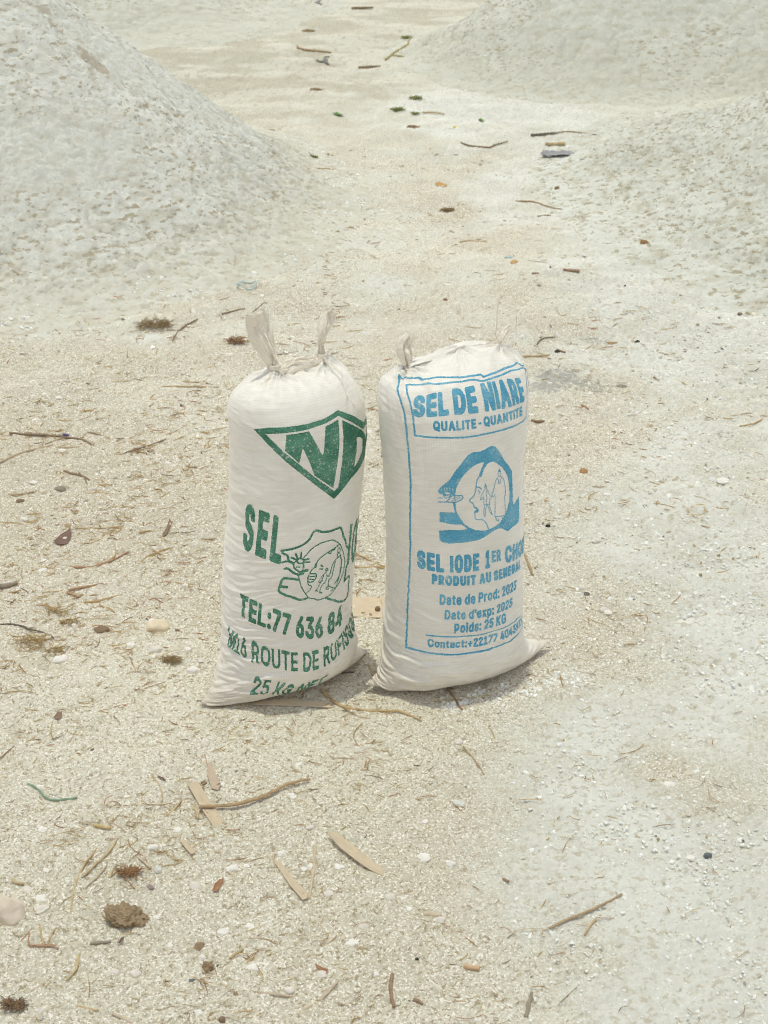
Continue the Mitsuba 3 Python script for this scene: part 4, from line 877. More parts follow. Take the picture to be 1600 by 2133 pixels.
    ('stone', 'shell', [(-155, 1946)], (6.9, 5.1), 'white', 'white shell chip above the left arm of the V of reeds', 'shell'),
    ('stone', 'shell', [(-507, 1920)], (6.5, 2.9), 'white', 'thin white shell above the pale pink rock', 'shell'),
    ('stone', 'shell', [(-496, 1831)], (9.7, 4.9), 'offwhite', 'wide white shell right of the pale pink rock', 'shell'),
    ('stone', 'shell', [(-527, 1879)], (7.1, 3.5), 'offwhite', 'dull white shell touching the top of the pale pink rock', 'shell'),
    ('twig', 'straw', [(-551, 1894), (-541, 1888), (-532, 1888)], 2.8, 'straw', 'short thick straw above the pale pink rock', 'straw'),
    ('stone', 'pebble', [(-345, 1877)], (5.7, 4.2), 'mauve', 'small mauve pebble above the brown clod', 'pebble'),
    ('leaf', 'dry_leaf', [(-236, 1889), (-239, 1874), (-244, 1859), (-251, 1860), (-249, 1876), (-243, 1886)], 0, 'redleaf', 'reddish brown dry leaf left of the V of reeds', 'leaf'),
    ('twig', 'straw', [(-370, 1940), (-360, 1929), (-348, 1918)], 2.2, 'wood', 'short pale stick left of the translucent shell chip', 'straw'),
    ('twig', 'straw', [(-236, 1911), (-226, 1899), (-215, 1890)], 1.4, 'wood', 'thin straw under the round white shell', 'straw'),
    ('twig', 'twig', [(-414, 1759), (-400, 1762), (-385, 1765)], 2.7, 'greywood', 'dark grey stick below the brown clod', 'stick'),
    ('leaf', 'dry_leaf', [(-376, 1759), (-372, 1769), (-367, 1772), (-370, 1761)], 0, 'maroon', 'dark leaf bit at the end of the dark grey stick', 'leaf'),
    ('twig', 'root', [(-503, 1779), (-496, 1753), (-483, 1754), (-469, 1754), (-457, 1749)], 2.0, 'redtan', 'L shaped reddish root with pale shoots', 'root'),
    ('twig', 'root', [(-478, 1754), (-486, 1777), (-492, 1798)], 1.7, 'straw', 'pale shoot standing on the L shaped reddish root', 'root'),
    ('twig', 'root', [(-473, 1755), (-473, 1777), (-468, 1790)], 1.7, 'straw', 'second pale shoot beside the L shaped reddish root', 'root'),
    ('clod', 'dry_seed', [(-242, 1707)], (9.9, 8.6), 'clodbrown', 'round brown crumbly seed head in the foreground', 'seed head'),
    ('clod', 'clod', [(-259, 1750)], (9.4, 5.1), 'clodbrown', 'small dark clod above the round seed head', 'clod'),
    ('stone', 'shell', [(-253, 1726)], (5.3, 5.3), 'white', 'white shell between the small dark clod and the seed head', 'shell'),
    ('stone', 'pebble', [(-262, 1681)], (5.2, 3.9), 'slate', 'slate grey pebble below the round seed head', 'pebble'),
    ('twig', 'stem', [(-426, 1735), (-425, 1713), (-429, 1694), (-435, 1682)], 2.3, 'straw', 'thick curved straw below the dark grey stick', 'straw'),
    ('twig', 'stem', [(-478, 1660), (-469, 1671), (-459, 1683)], 2.0, 'drift', 'pale grey stem above the dark root knot', 'stem'),
    ('tuft', 'root_knot', [(-495, 1632)], (16.1, 7.1), 'knot', 'dark matted root knot near the bottom left corner', 'roots'),
    ('twig', 'twig', [(-172, 1660), (-149, 1658), (-130, 1655), (-114, 1654)], 1.9, 'drift', 'long grey straight stem near the bottom edge', 'stem'),
    ('twig', 'twig', [(-87, 1648), (-75, 1665), (-60, 1687)], 2.3, 'drift', 'slanting grey stem right of the long grey straight stem', 'stem'),
    ('twig', 'twig', [(-116, 1620), (-105, 1632), (-92, 1643)], 2.3, 'wood', 'short pale stick at the bottom edge below the slanting grey stem', 'stick'),
    ('leaf', 'bark_flake', [(-96, 1714), (-88, 1710), (-77, 1702), (-79, 1695), (-90, 1702)], 0, 'redleaf', 'reddish bark flake above the slanting grey stem', 'bark'),
    ('twig', 'straw', [(-172, 1700), (-166, 1686), (-159, 1672)], 2.0, 'straw', 'short straw above the long grey straight stem', 'straw'),
    ('twig', 'straw', [(-215, 1724), (-207, 1733), (-197, 1743)], 2.0, 'straw', 'straw right of the round seed head', 'straw'),
    ('twig', 'straw', [(-190, 1712), (-186, 1720), (-181, 1729)], 2.3, 'ochre', 'ochre straw bit right of the round seed head', 'straw'),
    ('twig', 'stem', [(-411, 1631), (-397, 1626), (-381, 1623)], 2.2, 'straw', 'fat straw near the bottom edge, right of the root knot', 'straw'),
    ('twig', 'stem', [(-361, 1616), (-347, 1608), (-333, 1599)], 2.5, 'drift', 'grey stem cut by the bottom edge', 'stem'),
    ('stone', 'pebble', [(-215, 1610)], (4.5, 6.4), 'brownstone', 'brown pebble at the bottom edge', 'pebble'),
    ('twig', 'reed_piece', [(57, 1816), (69, 1815), (81, 1813)], 3.8, 'wood', 'short cut reed lying on the salty ground', 'reed'),
    ('twig', 'reed_piece', [(110, 1715), (120, 1713), (132, 1710)], 4.0, 'orangewood', 'short orange cut reed in the foreground', 'reed'),
    ('twig', 'twig', [(12, 1696), (9, 1677), (10, 1655), (14, 1635)], 3.3, 'redbrown', 'crooked reddish brown twig near the bottom middle', 'twig'),
    ('twig', 'twig', [(40, 1652), (47, 1648), (52, 1642)], 2.9, 'redbrown', 'short dark stub beside the crooked twig', 'twig'),
    ('twig', 'straw', [(235, 1785), (258, 1801), (279, 1812), (305, 1827), (327, 1842), (347, 1858)], 2.4, 'strawdark', 'longest straw on the white salt ground at lower right', 'straw'),
    ('twig', 'straw', [(304, 1805), (293, 1791), (284, 1773)], 2.1, 'straw', 'short forked straw below the longest straw', 'straw'),
    ('twig', 'twig', [(190, 1627), (195, 1646), (202, 1671)], 3.6, 'greywood', 'dark upright stick near the bottom edge on the white salt', 'stick'),
    ('twig', 'straw', [(131, 2223), (141, 2203), (151, 2179), (162, 2149)], 2.0, 'strawdark', 'bent straw below the blue printed sack on the salty ground', 'straw'),
    ('stone', 'shell', [(99, 1927)], (7.9, 7.9), 'white', 'angular white shell chip above the short cut reed', 'shell'),
    ('stone', 'shell', [(61, 1940)], (9.4, 5.8), 'white', 'knobbly white shell left of the angular shell chip', 'shell'),
    ('stone', 'pebble', [(458, 2124)], (8.5, 5.0), 'white', 'bright white pebble standing alone at the right', 'pebble'),
    ('stone', 'shell', [(463, 1944)], (7.2, 3.6), 'white', 'white shell beside the grey green stone', 'shell'),
    ('stone', 'pebble', [(490, 1950)], (6.5, 5.1), 'slate', 'grey green stone on the white salt', 'pebble'),
    ('stone', 'salt_crust', [(118, 2076)], (9.1, 6.8), 'salt', 'broad lump of salt crust with a shaded rim', 'salt lump'),
    ('stone', 'pebble', [(46, 1729)], (2.7, 2.0), 'black', 'tiny black pebble in the foreground salt', 'pebble'),
    ('stone', 'pebble', [(131, 2120)], (3.1, 1.9), 'black', 'tiny black speck above the salt crust lump', 'pebble'),
    ('twig', 'twig', [(176, 1893), (185, 1887)], 2.5, 'brown', 'short brown stub in the salt above the longest straw', 'twig'),
    ('board', 'plank', [(-148, 2715), (55, 2712), (52, 2629), (-145, 2650)], 2.7, 'plank', 'pale flat plank lying on the ground between the two sacks', 'plank'),
    ('stone', 'stone', [(-12, 2661)], (5.5, 5.5), 'brownstone', 'small pointed brown stone lying on the pale plank', 'stone'),
    ('board', 'lath', [(-233, 2350), (-217, 2360), (-167, 2365), (-91, 2354), (-91, 2340), (-166, 2346)], 2.1, 'plank', 'thin pale lath poking out from under the green printed sack', 'lath'),
    ('twig', 'root', [(-111, 2396), (-97, 2371), (-83, 2353), (-65, 2338), (-45, 2333), (-26, 2328), (0, 2330), (23, 2327), (41, 2318), (64, 2300)], 2.5, 'rootyellow', 'longest trailing yellow root in front of the two sacks', 'root'),
    ('twig', 'root', [(-104, 2390), (-92, 2366), (-75, 2346), (-54, 2322), (-39, 2310), (-8, 2302)], 1.7, 'greyroot', 'thinner greyish root below the longest yellow root', 'root'),
    ('twig', 'root', [(-36, 2293), (-45, 2278), (-50, 2263), (-52, 2243)], 1.6, 'strawdark', 'short curled root below the yellow trailing root', 'root'),
    ('twig', 'twig', [(-75, 2445), (-65, 2451), (-53, 2451), (-41, 2444), (-24, 2448)], 1.3, 'dark', 'thin dark twig bridging the gap between the two sacks', 'twig'),
    ('twig', 'twig', [(-27, 2473), (-23, 2454), (-18, 2433)], 3.0, 'straw', 'short straw tucked under the left corner of the blue printed sack', 'straw'),
    ('twig', 'twig', [(108, 2406), (116, 2386), (123, 2363), (134, 2330)], 2.5, 'redbrown', 'reddish brown twig poking out from under the blue printed sack', 'twig'),
    ('twig', 'twig', [(283, 2870), (287, 2830), (293, 2789)], 3.3, 'strawdark', 'brown straw leaning at the right side of the blue printed sack', 'straw'),
    ('twig', 'straw', [(87, 2358), (113, 2363), (135, 2365), (159, 2374)], 1.3, 'straw', 'thin straw in front of the blue printed sack', 'straw'),
    ('twig', 'root', [(-60, 2881), (-34, 2860), (-10, 2838), (11, 2829)], 1.9, 'ochre', 'upper root seen between the two sacks', 'root'),
    ('twig', 'root', [(-62, 2833), (-43, 2823), (-24, 2828), (10, 2822)], 2.9, 'ochre', 'lower branching root seen between the two sacks', 'root'),
    ('stone', 'nut', [(441, 3241)], (9.0, 8.5), 'nut', 'round orange brown nut on the pale sand right of the blue printed sack', 'nut'),
    ('shell', 'shell', [(590, 3744)], (14.3, 11.9), 'white', 'cupped white shell lying beside the grey ash stain', 'shell'),
    ('stone', 'shell', [(743, 3203)], (13.7, 6.8), 'white', 'white shell chip at the right, level with the nut', 'shell'),
    ('clod', 'clod', [(671, 4043)], (8.3, 5.7), 'black', 'small black crumb above the cupped shell', 'clod'),
    ('clod', 'clod', [(451, 3969)], (8.1, 5.6), 'black', 'black crumb with a tail, right of the shoulder of the blue printed sack', 'clod'),
    ('twig', 'twig', [(452, 3982), (461, 3973), (473, 3964)], 3.1, 'brown', 'short tail twig stuck to the black crumb', 'twig'),
    ('twig', 'twig', [(360, 3931), (392, 3940), (430, 3948)], 3.1, 'straw', 'straw just right of the shoulder of the blue printed sack', 'straw'),
    ('twig', 'twig', [(403, 4015), (414, 4042), (431, 4061), (456, 4069)], 1.9, 'dark', 'thin hooked twig above the straw at the blue sack shoulder', 'twig'),
    ('twig', 'twig', [(348, 3514), (362, 3507), (378, 3506)], 4.0, 'redbrown', 'short reddish reed right of the blue printed sack, level with the word QUALITE', 'reed'),
    ('twig', 'twig', [(475, 3605), (483, 3598), (489, 3582)], 2.9, 'redtan', 'tiny reddish stick below the grey ash stain', 'twig'),
    ('clod', 'clod', [(341, 2997)], (6.0, 4.0), 'black', 'black crumb right of the blue printed sack emblem', 'clod'),
    ('twig', 'twig', [(832, 3478), (850, 3484), (869, 3498), (897, 3534)], 2.3, 'ochre', 'curved ochre twig at the right edge', 'twig'),
    ('twig', 'wire', [(635, 3039), (673, 3049), (682, 3092), (663, 3084), (641, 3057), (654, 3029), (672, 3016)], 1.5, 'straw', 'bent loop of thin straw at the right', 'straw'),
    ('stone', 'pebble', [(985, 4263)], (6.6, 4.7), 'brownstone', 'brown pebble of a close pair at the right edge', 'pebble'),
    ('stone', 'pebble', [(1007, 4266)], (5.3, 5.3), 'tan', 'tan pebble of a close pair at the right edge', 'pebble'),
    ('twig', 'twig', [(593, 4047), (605, 4047), (619, 4048)], 3.8, 'strawdark', 'short stick beside the small dark ash stain', 'stick'),
    ('scrap', 'plastic_scrap', [(636, 5897)], (73.7, 14.9), 'greyplastic', 'grey torn plastic scrap on the path between the heaps', 'plastic scrap'),
    ('twig', 'reed_piece', [(605, 6068), (639, 6061), (678, 6060)], 7.2, 'straw', 'thick straw just above the grey plastic scrap', 'straw'),
    ('twig', 'twig', [(287, 6041), (317, 6006), (359, 5990), (388, 5984), (420, 6024), (464, 6067)], 3.6, 'brown', 'wavy brown twig left of the grey plastic scrap', 'twig'),
    ('twig', 'twig', [(560, 6175), (605, 6193), (656, 6211)], 5.5, 'dark', 'dark stick above the thick straw', 'stick'),
    ('twig', 'twig', [(642, 6198), (700, 6231), (757, 6207), (809, 6167)], 2.8, 'brown', 'thin bowed twig touching the dark stick', 'twig'),
    ('twig', 'twig', [(891, 6402), (961, 6397), (1028, 6402), (1083, 6429), (1124, 6500), (1150, 6566)], 3.8, 'brown', 'long twig curving up the foot of the right heap', 'twig'),
    ('twig', 'twig', [(728, 5879), (765, 5842), (811, 5838)], 3.5, 'strawdark', 'twig right of the grey plastic scrap', 'twig'),
    ('leaf', 'green_leaf', [(892, 6268), (907, 6296), (927, 6281), (915, 6233), (898, 6252)], 0, 'green', 'small green leaf at the foot of the right heap', 'leaf'),
    ('leaf', 'green_leaf', [(369, 6412), (382, 6421), (396, 6393), (377, 6389)], 0, 'green', 'tiny green leaf on the path below the back heap', 'leaf'),
    ('leaf', 'green_leaf', [(-207, 6505), (-188, 6514), (-160, 6477), (-179, 6466)], 0, 'green', 'green leaf lying on the path between the heaps', 'leaf'),
    ('tuft', 'weed', [(54, 6567)], (27.0, 9.7), 'greenfuzz', 'low green weed on the path', 'weed'),
    ('tuft', 'weed', [(126, 6508)], (16.3, 6.7), 'greenfuzz', 'smaller green weed right of the low green weed', 'weed'),
    ('twig', 'twig', [(154, 6541), (202, 6542), (242, 6523)], 3.8, 'straw', 'straw trailing right of the green weeds', 'straw'),
    ('tuft', 'weed', [(130, 6741)], (25.7, 8.9), 'greenfuzz', 'green weed with a dry top at the foot of the back heap', 'weed'),
    ('tuft', 'weed', [(-251, 5801)], (13.0, 7.8), 'greenfuzz', 'tiny sprig at the foot of the big left heap', 'weed'),
    ('clod', 'clod', [(111, 6279)], (24.1, 7.4), 'clodbrown', 'brown crumb below the green weeds', 'clod'),
    ('stone', 'flower', [(273, 6281)], (7.4, 3.7), 'flower', 'tiny yellow petal on the path', 'petal'),
    ('stone', 'pebble', [(250, 6261)], (6.5, 4.6), 'white', 'tiny white pebble beside the yellow petal', 'pebble'),
    ('clod', 'nut', [(591, 5464)], (9.9, 8.2), 'clodbrown', 'small brown ball in the middle of the path', 'nut'),
    ('clod', 'nut', [(799, 4826)], (12.5, 10.3), 'nut', 'light brown ball at the foot of the near right heap', 'nut'),
    ('twig', 'reed_piece', [(528, 4584), (550, 4576), (573, 4572)], 5.6, 'redbrown', 'short dark reed on the open ground behind the blue printed sack', 'reed'),
    ('twig', 'reed_piece', [(434, 4569), (444, 4571), (454, 4570)], 2.8, 'redbrown', 'tiny dark stick left of the short dark reed', 'stick'),
    ('scrap', 'plastic_scrap', [(376, 4729)], (14.5, 6.5), 'aqua', 'tiny pale blue plastic scrap behind the blue printed sack', 'plastic scrap'),
    ('leaf', 'dry_leaf', [(376, 4675), (392, 4699), (403, 4681), (383, 4654)], 0, 'ochreleaf', 'tiny ochre leaf below the pale blue scrap', 'leaf'),
    ('twig', 'twig', [(441, 5336), (480, 5336), (513, 5314), (549, 5267), (588, 5235)], 3.2, 'strawdark', 'curving twig on the open ground below the brown ball', 'twig'),
    ('twig', 'twig', [(501, 5165), (522, 5174), (545, 5171)], 3.1, 'brown', 'short twig below the curving twig', 'twig'),
    ('twig', 'straw', [(236, 4893), (277, 4906), (320, 4905)], 3.0, 'straw', 'straight straw left of the open ground', 'straw'),
    ('stone', 'bead', [(173, 4356)], (6.1, 4.7), 'redbrown', 'small red brown seed behind the blue printed sack', 'seed'),
    ('twig', 'stick', [(-167, 8706), (-112, 8719), (-55, 8718)], 7.5, 'stick', 'upper of two straight brown sticks far up the path', 'stick'),
    ('twig', 'stick', [(-113, 7349), (-66, 7350), (-17, 7368)], 6.4, 'stick', 'lower of two straight brown sticks far up the path', 'stick'),
    ('twig', 'stick', [(-405, 7782), (-369, 7699), (-322, 7689), (-244, 7666)], 6.7, 'strawdark', 'bent stick left of the two straight brown sticks', 'stick'),
    ('clod', 'clod', [(-369, 8175)], (30.6, 8.2), 'clodbrown', 'upper of two brown crumbs with a white shell beside it', 'clod'),
    ('stone', 'shell', [(-328, 8202)], (9.4, 7.1), 'white', 'white shell beside the upper brown crumb', 'shell'),
    ('clod', 'clod', [(-289, 6917)], (24.3, 7.1), 'clodbrown', 'lower of two brown crumbs with a white shell beside it', 'clod'),
    ('stone', 'shell', [(-252, 6957)], (8.1, 6.1), 'white', 'white shell beside the lower brown crumb', 'shell'),
    ('twig', 'twisted_strip', [(-383, 8837), (-362, 8813), (-335, 8887), (-353, 8832), (-326, 8768), (-351, 8932), (-327, 8967)], 6.3, 'slate', 'upper of two knotted dark strips far up the path', 'strip'),
    ('twig', 'twisted_strip', [(-303, 7515), (-284, 7464), (-258, 7529), (-276, 7497), (-250, 7423), (-272, 7566), (-250, 7582)], 5.4, 'slate', 'lower of two knotted dark strips far up the path', 'strip'),
    ('tuft', 'dry_plant', [(110, 7986)], (25.3, 16.1), 'greenfuzz', 'upper part of a dry yellowing plant far up the path', 'plant'),
    ('twig', 'plant_stalk', [(7, 7502), (33, 7598), (71, 7699), (112, 7790), (122, 8005)], 6.7, 'olive', 'olive stem of the dry yellowing plant far up the path', 'stem'),
    ('twig', 'plant_stalk', [(40, 7583), (66, 7575), (92, 7558)], 5.5, 'olive', 'side stem of the dry yellowing plant', 'stem'),
    ('twig', 'straw', [(-511, 6239), (-470, 6232), (-420, 6224)], 3.7, 'straw', 'straw lying at the right edge of the big left heap', 'straw'),
    ('twig', 'straw', [(-263, 5574), (-227, 5636), (-183, 5678)], 3.4, 'straw', 'straw below the tiny sprig', 'straw'),
    ('leaf', 'dry_leaf', [(175, 5536), (192, 5555), (219, 5517), (208, 5491), (185, 5499)], 0, 'ochreleaf', 'orange brown leaf on the open path', 'leaf'),
    ('tuft', 'dry_grass_tuft', [(208, 5219)], (20.5, 7.9), 'dead', 'small dry tuft on the open path', 'dry grass'),
]
# ---------------------------------------------------------------- twigs, straws, chips, stones and shells lying about
COLOURS = dict(brown=(.20, .125, .065), tan=(.46, .36, .22), straw=(.50, .38, .20), strawdark=(.36, .25, .13), violet=(.10, .09, .22), dead=(.30, .215, .11), rust=(.33, .19, .09), orange=(.50, .22, .10),
               aqua=(.46, .58, .58), dark=(.075, .055, .04), darkstone=(.26, .22, .17), brownstone=(.22, .155, .10), maroon=(.19, .12, .095), leafbrown=(.25, .17, .12), redtan=(.40, .22, .12), ochre=(.46, .31, .13),
               ochrefuzz=(.44, .32, .14), grey=(.21, .16, .12), cream=(.72, .62, .46), white=(.78, .755, .70), offwhite=(.68, .64, .57), red=(.45, .14, .07), greencord=(.16, .30, .20), wood=(.56, .465, .33),
               bamboo=(.36, .23, .11), drift=(.50, .40, .30), yellow=(.52, .37, .14), clodbrown=(.29, .215, .13), pinkrock=(.62, .535, .44), salt=(.66, .665, .61), mauve=(.30, .24, .23), redleaf=(.34, .18, .10), greywood=(.24, .20, .15),
               slate=(.13, .145, .15), knot=(.22, .14, .08), orangewood=(.56, .36, .20), redbrown=(.24, .13, .07), black=(.05, .045, .03), plank=(.63, .52, .375), rootyellow=(.50, .34, .14), greyroot=(.36, .27, .16),
               nut=(.44, .27, .13), greyplastic=(.30, .30, .31), green=(.12, .22, .06), greenfuzz=(.22, .24, .07), flower=(.66, .54, .05), stick=(.20, .13, .055), olive=(.32, .26, .08), ochreleaf=(.48, .30, .12))


def tint(v, base, r, amount=0.22, scale=260.0):
    """The thing's own uneven colour, per vertex."""
    q = meshkit.fbm(np.asarray(v) * scale, 3, int(r.integers(1, 999))) - 0.5
    return np.clip(np.array(base) * (1 + 2 * amount * q[:, None]), 0.01, 0.85)


def make_twig(pts, rad, r, kind):
    p = np.array(pts, float) / 1000
    s = np.concatenate([[0], np.cumsum(np.hypot(*np.diff(p, axis=0).T))])
    k = max(8, min(60, int(s[-1] / 0.004)))
    t = np.linspace(0, s[-1], k)
    x, y = PchipInterpolator(s, p[:, 0])(t), PchipInterpolator(s, p[:, 1])(t)
    fuzz = 0.0016 if kind in ('root', 'wire') else 0.0009
    n1, n2 = meshkit.fbm(np.stack([t * 80, t * 0, t * 0], -1), 3, int(r.integers(999))) - 0.5, meshkit.fbm(np.stack([t * 80, t * 0 + 5, t * 0], -1), 3, int(r.integers(999))) - 0.5
    x, y = x + fuzz * 2 * n1, y + fuzz * 2 * n2
    z = ground_z(x, y) + rad * 0.75 + 0.0006 + 0.003 * np.abs(meshkit.noise(np.stack([t * 35, t * 0, t * 0], -1), int(r.integers(999))) - 0.35)
    taper = np.ones(k)
    if kind in ('twig', 'root', 'stem', 'straw', 'wire'):
        taper = 0.62 + 0.38 * np.sin(np.pi * np.clip(0.25 + 0.7 * t / s[-1], 0, 1))
    rr = rad * taper * (1 + (0.7 if kind == 'root' else 0.35) * (meshkit.fbm(np.stack([t * 240, t * 0, t * 0], -1), 2, int(r.integers(999))) - 0.5))
    v, f, _ = fibre_mesh(np.stack([x, y, z], -1)[None], rr[None], np.zeros((1, 3)), 8)
    if kind in ('root', 'twig') and len(p) > 4:           # short side hairs
        m = r.integers(3, 9)
        i = r.integers(1, k - 1, m)
        a, ln = r.uniform(0, 2 * np.pi, m), r.uniform(0.004, 0.012, m)
        q = np.linspace(0, 1, 4)
        hp = np.stack([x[i][:, None] + np.cos(a)[:, None] * ln[:, None] * q, y[i][:, None] + np.sin(a)[:, None] * ln[:, None] * q, z[i][:, None] + 0.002 * q * (1 - q) * 4], -1)
        hv, hf, _ = fibre_mesh(hp, np.full((m, 4), rad * 0.32), np.zeros((m, 3)), 4)
        f = np.vstack([f, hf + len(v)])
        v = np.vstack([v, hv])
    return v, f


def make_slab(pts, thick, r, cup=0.0, tilt=0.0, round_=0.0012, curl=0.0):
    """A flat piece with the outline pts: wood chip, leaf, board."""
    p = np.array(pts, float) / 1000
    poly = shapely.Polygon(p).buffer(0)
    size = math.sqrt(poly.area)
    poly = poly.buffer(-min(round_, size / 8)).buffer(min(round_, size / 8)).segmentize(max(size / 9, 0.002))
    if poly.geom_type != 'Polygon':
        poly = max(poly.geoms, key=lambda g: g.area)
    c = np.array(poly.centroid.coords[0])
    ring = np.array(poly.exterior.coords)[:-1]
    if shapely.LinearRing(ring).is_ccw is False:
        ring = ring[::-1]
    d = ring - c
    e = np.array([[0.0, 0.0]])
    layers = [c + d * 0.93, c + d, c + d, c + d * 0.96]
    zs = [thick, thick * 0.75, thick * 0.2, 0.0]
    n = len(ring)
    inner = [c + d * 0.62, c + d * 0.3]
    rings, hz = inner[::-1] + layers, [thick] * 2 + zs
    v = np.concatenate([[[*c, thick]]] + [np.column_stack([q, np.full(n, h)]) for q, h in zip(rings, hz)] + [[[*c, 0.0]]])
    i = np.arange(n)
    j = (i + 1) % n
    f = [np.stack([0 * i, 1 + i, 1 + j], 1)]
    for k in range(len(rings) - 1):
        a, b = 1 + k * n, 1 + (k + 1) * n
        f += [np.stack([a + i, b + i, b + j], 1), np.stack([a + i, b + j, a + j], 1)]
    a = 1 + (len(rings) - 1) * n
    f.append(np.stack([a + i, np.full(n, len(v) - 1), a + j], 1))
    w, u = np.linalg.eigh(np.cov(d.T))[1].T
    q = (v[:, :2] - c)
    lo, wi = q @ u, q @ w
    L, W = np.abs(lo).max() + 1e-6, np.abs(wi).max() + 1e-6
    v[:, 2] += cup * (wi / W) ** 2 + curl * (lo / L) ** 2 + tilt * (lo / L + 1) / 2
    v[:, 2] += 0.12 * thick * (meshkit.fbm(np.column_stack([v[:, :2] * 200, v[:, 2] * 0]), 3, int(r.integers(999))) - 0.5) * 2
    v[:, 2] += ground_z(np.full(1, c[0]), np.full(1, c[1]))[0] + 0.0016
    return v, np.vstack(f)


def make_stone(x, y, hw, hh, r, rough=0.35, depth=0.8, detail=3, jag=0.0):
    m = trimesh.creation.icosphere(subdivisions=detail if hw > 0.004 else 2)
    v = np.array(m.vertices)
    s = int(r.integers(1, 9999))
    v = v * (1 + rough * 1.6 * (meshkit.fbm(v * 1.3 + 7, 3, s) - 0.5))[:, None]
    if jag:
        v = v * (1 + jag * 2 * (meshkit.fbm(v * 5 + 3, 3, s + 1) - 0.5))[:, None]
    hgt = max(hh * 0.9, hw * 0.28)
    v = v * np.array([hw, max(hw * depth, hh * 0.7), hgt])
    a = r.uniform(-0.5, 0.5)
    c, sn = math.cos(a), math.sin(a)
    v = v @ np.array([[c, sn, 0], [-sn, c, 0], [0, 0, 1]])
    v += [x, y, float(ground_z(np.full(1, x), np.full(1, y))[0]) + hgt * 0.26]
    return v, np.array(m.faces)


def make_tuft(x, y, hw, hh, r, n=90, thick=0.0009):
    k = 7
    cx, cy = x + hw * 0.85 * r.uniform(-1, 1, n) ** 3 * 1.0, y + 0.6 * hw * r.normal(0, 0.35, n)
    cx = x + hw * 0.7 * r.uniform(-1, 1, n)
    a, ln = r.uniform(0, 2 * np.pi, n), r.uniform(0.35, 0.8, n) * min(hw, 0.030) * 1.25
    el = r.uniform(-0.1, 0.9, n)
    q = np.linspace(0, 1, k)
    bend = r.normal(0, 0.9, (n, 1))
    ang = a[:, None] + bend * q
    st = ln[:, None] / (k - 1)
    px = cx[:, None] + np.cumsum(np.cos(ang) * np.cos(el)[:, None] * st, 1)
    py = cy[:, None] + np.cumsum(np.sin(ang) * np.cos(el)[:, None] * st, 1)
    pz = 0.002 + np.clip(r.uniform(0, 0.7, (n, 1)) * hh * 0.8 + np.cumsum(np.sin(el)[:, None] * st * (1 - 1.3 * q), 1), 0, hh * 2.0)
    pz = pz + ground_z(px, py)
    v, f, _ = fibre_mesh(np.stack([px, py, pz], -1), np.full((n, k), thick) * (1 - 0.5 * q), np.zeros((n, 3)), 4)
    return v, f


def make_shell(x, y, hw, r):
    """A cupped half shell, hollow side up."""
    n, k = 26, 9
    th, rr = np.linspace(0, 2 * np.pi, n, endpoint=False), np.linspace(0, 1, k)
    R, A = np.meshgrid(rr, th, indexing='ij')
    out = 1 + 0.05 * np.cos(A * 9) * R
    X, Y_, Z_ = hw * R * np.cos(A) * out, hw * 0.8 * R * np.sin(A) * out, hw * 0.42 * R ** 2
    top = np.stack([X, Y_, Z_], -1).reshape(-1, 3)
    v = np.vstack([top, top - [0, 0, 0.0012]])
    i, j = np.meshgrid(np.arange(k - 1), np.arange(n), indexing='ij')
    a, b = i * n + j, i * n + (j + 1) % n
    q = np.stack([a, a + n, b + n, b], -1).reshape(-1, 4)
    m = k * n
    rim = np.stack([(k - 1) * n + np.arange(n), (k - 1) * n + m + np.arange(n), (k - 1) * n + m + (np.arange(n) + 1) % n, (k - 1) * n + (np.arange(n) + 1) % n], 1)
    q = np.vstack([q, q[:, ::-1] + m, rim])
    c, s = math.cos(0.45), math.sin(0.45)
    v = v @ np.array([[1, 0, 0], [0, c, s], [0, -s, c]]).T
    v += [x, y, float(ground_z(np.full(1, x), np.full(1, y))[0]) + hw * 0.35 + 0.002]
    return v, np.vstack([q[:, [0, 1, 2]], q[:, [0, 2, 3]]])


def add_thing(name, v, f, colour, label, cat, smooth, r, group=None, amount=0.22, dusty=False):
    key, k = name, 0
    while key in scene:
        k += 1
        key = f'{name}_{k:03d}'
    c = tint(v, 0.80 * np.array(COLOURS[colour]) + 0.20 * np.array((0.56, 0.50, 0.39)), r, amount) if dusty else tint(v, COLOURS[colour], r, amount)
    scene[key] = mikit.ply((v, f), 'coloured_material', smooth=smooth, color=c)
    labels[key] = {'label': label, 'category': cat, **({'group': group} if group else {})}
    return key


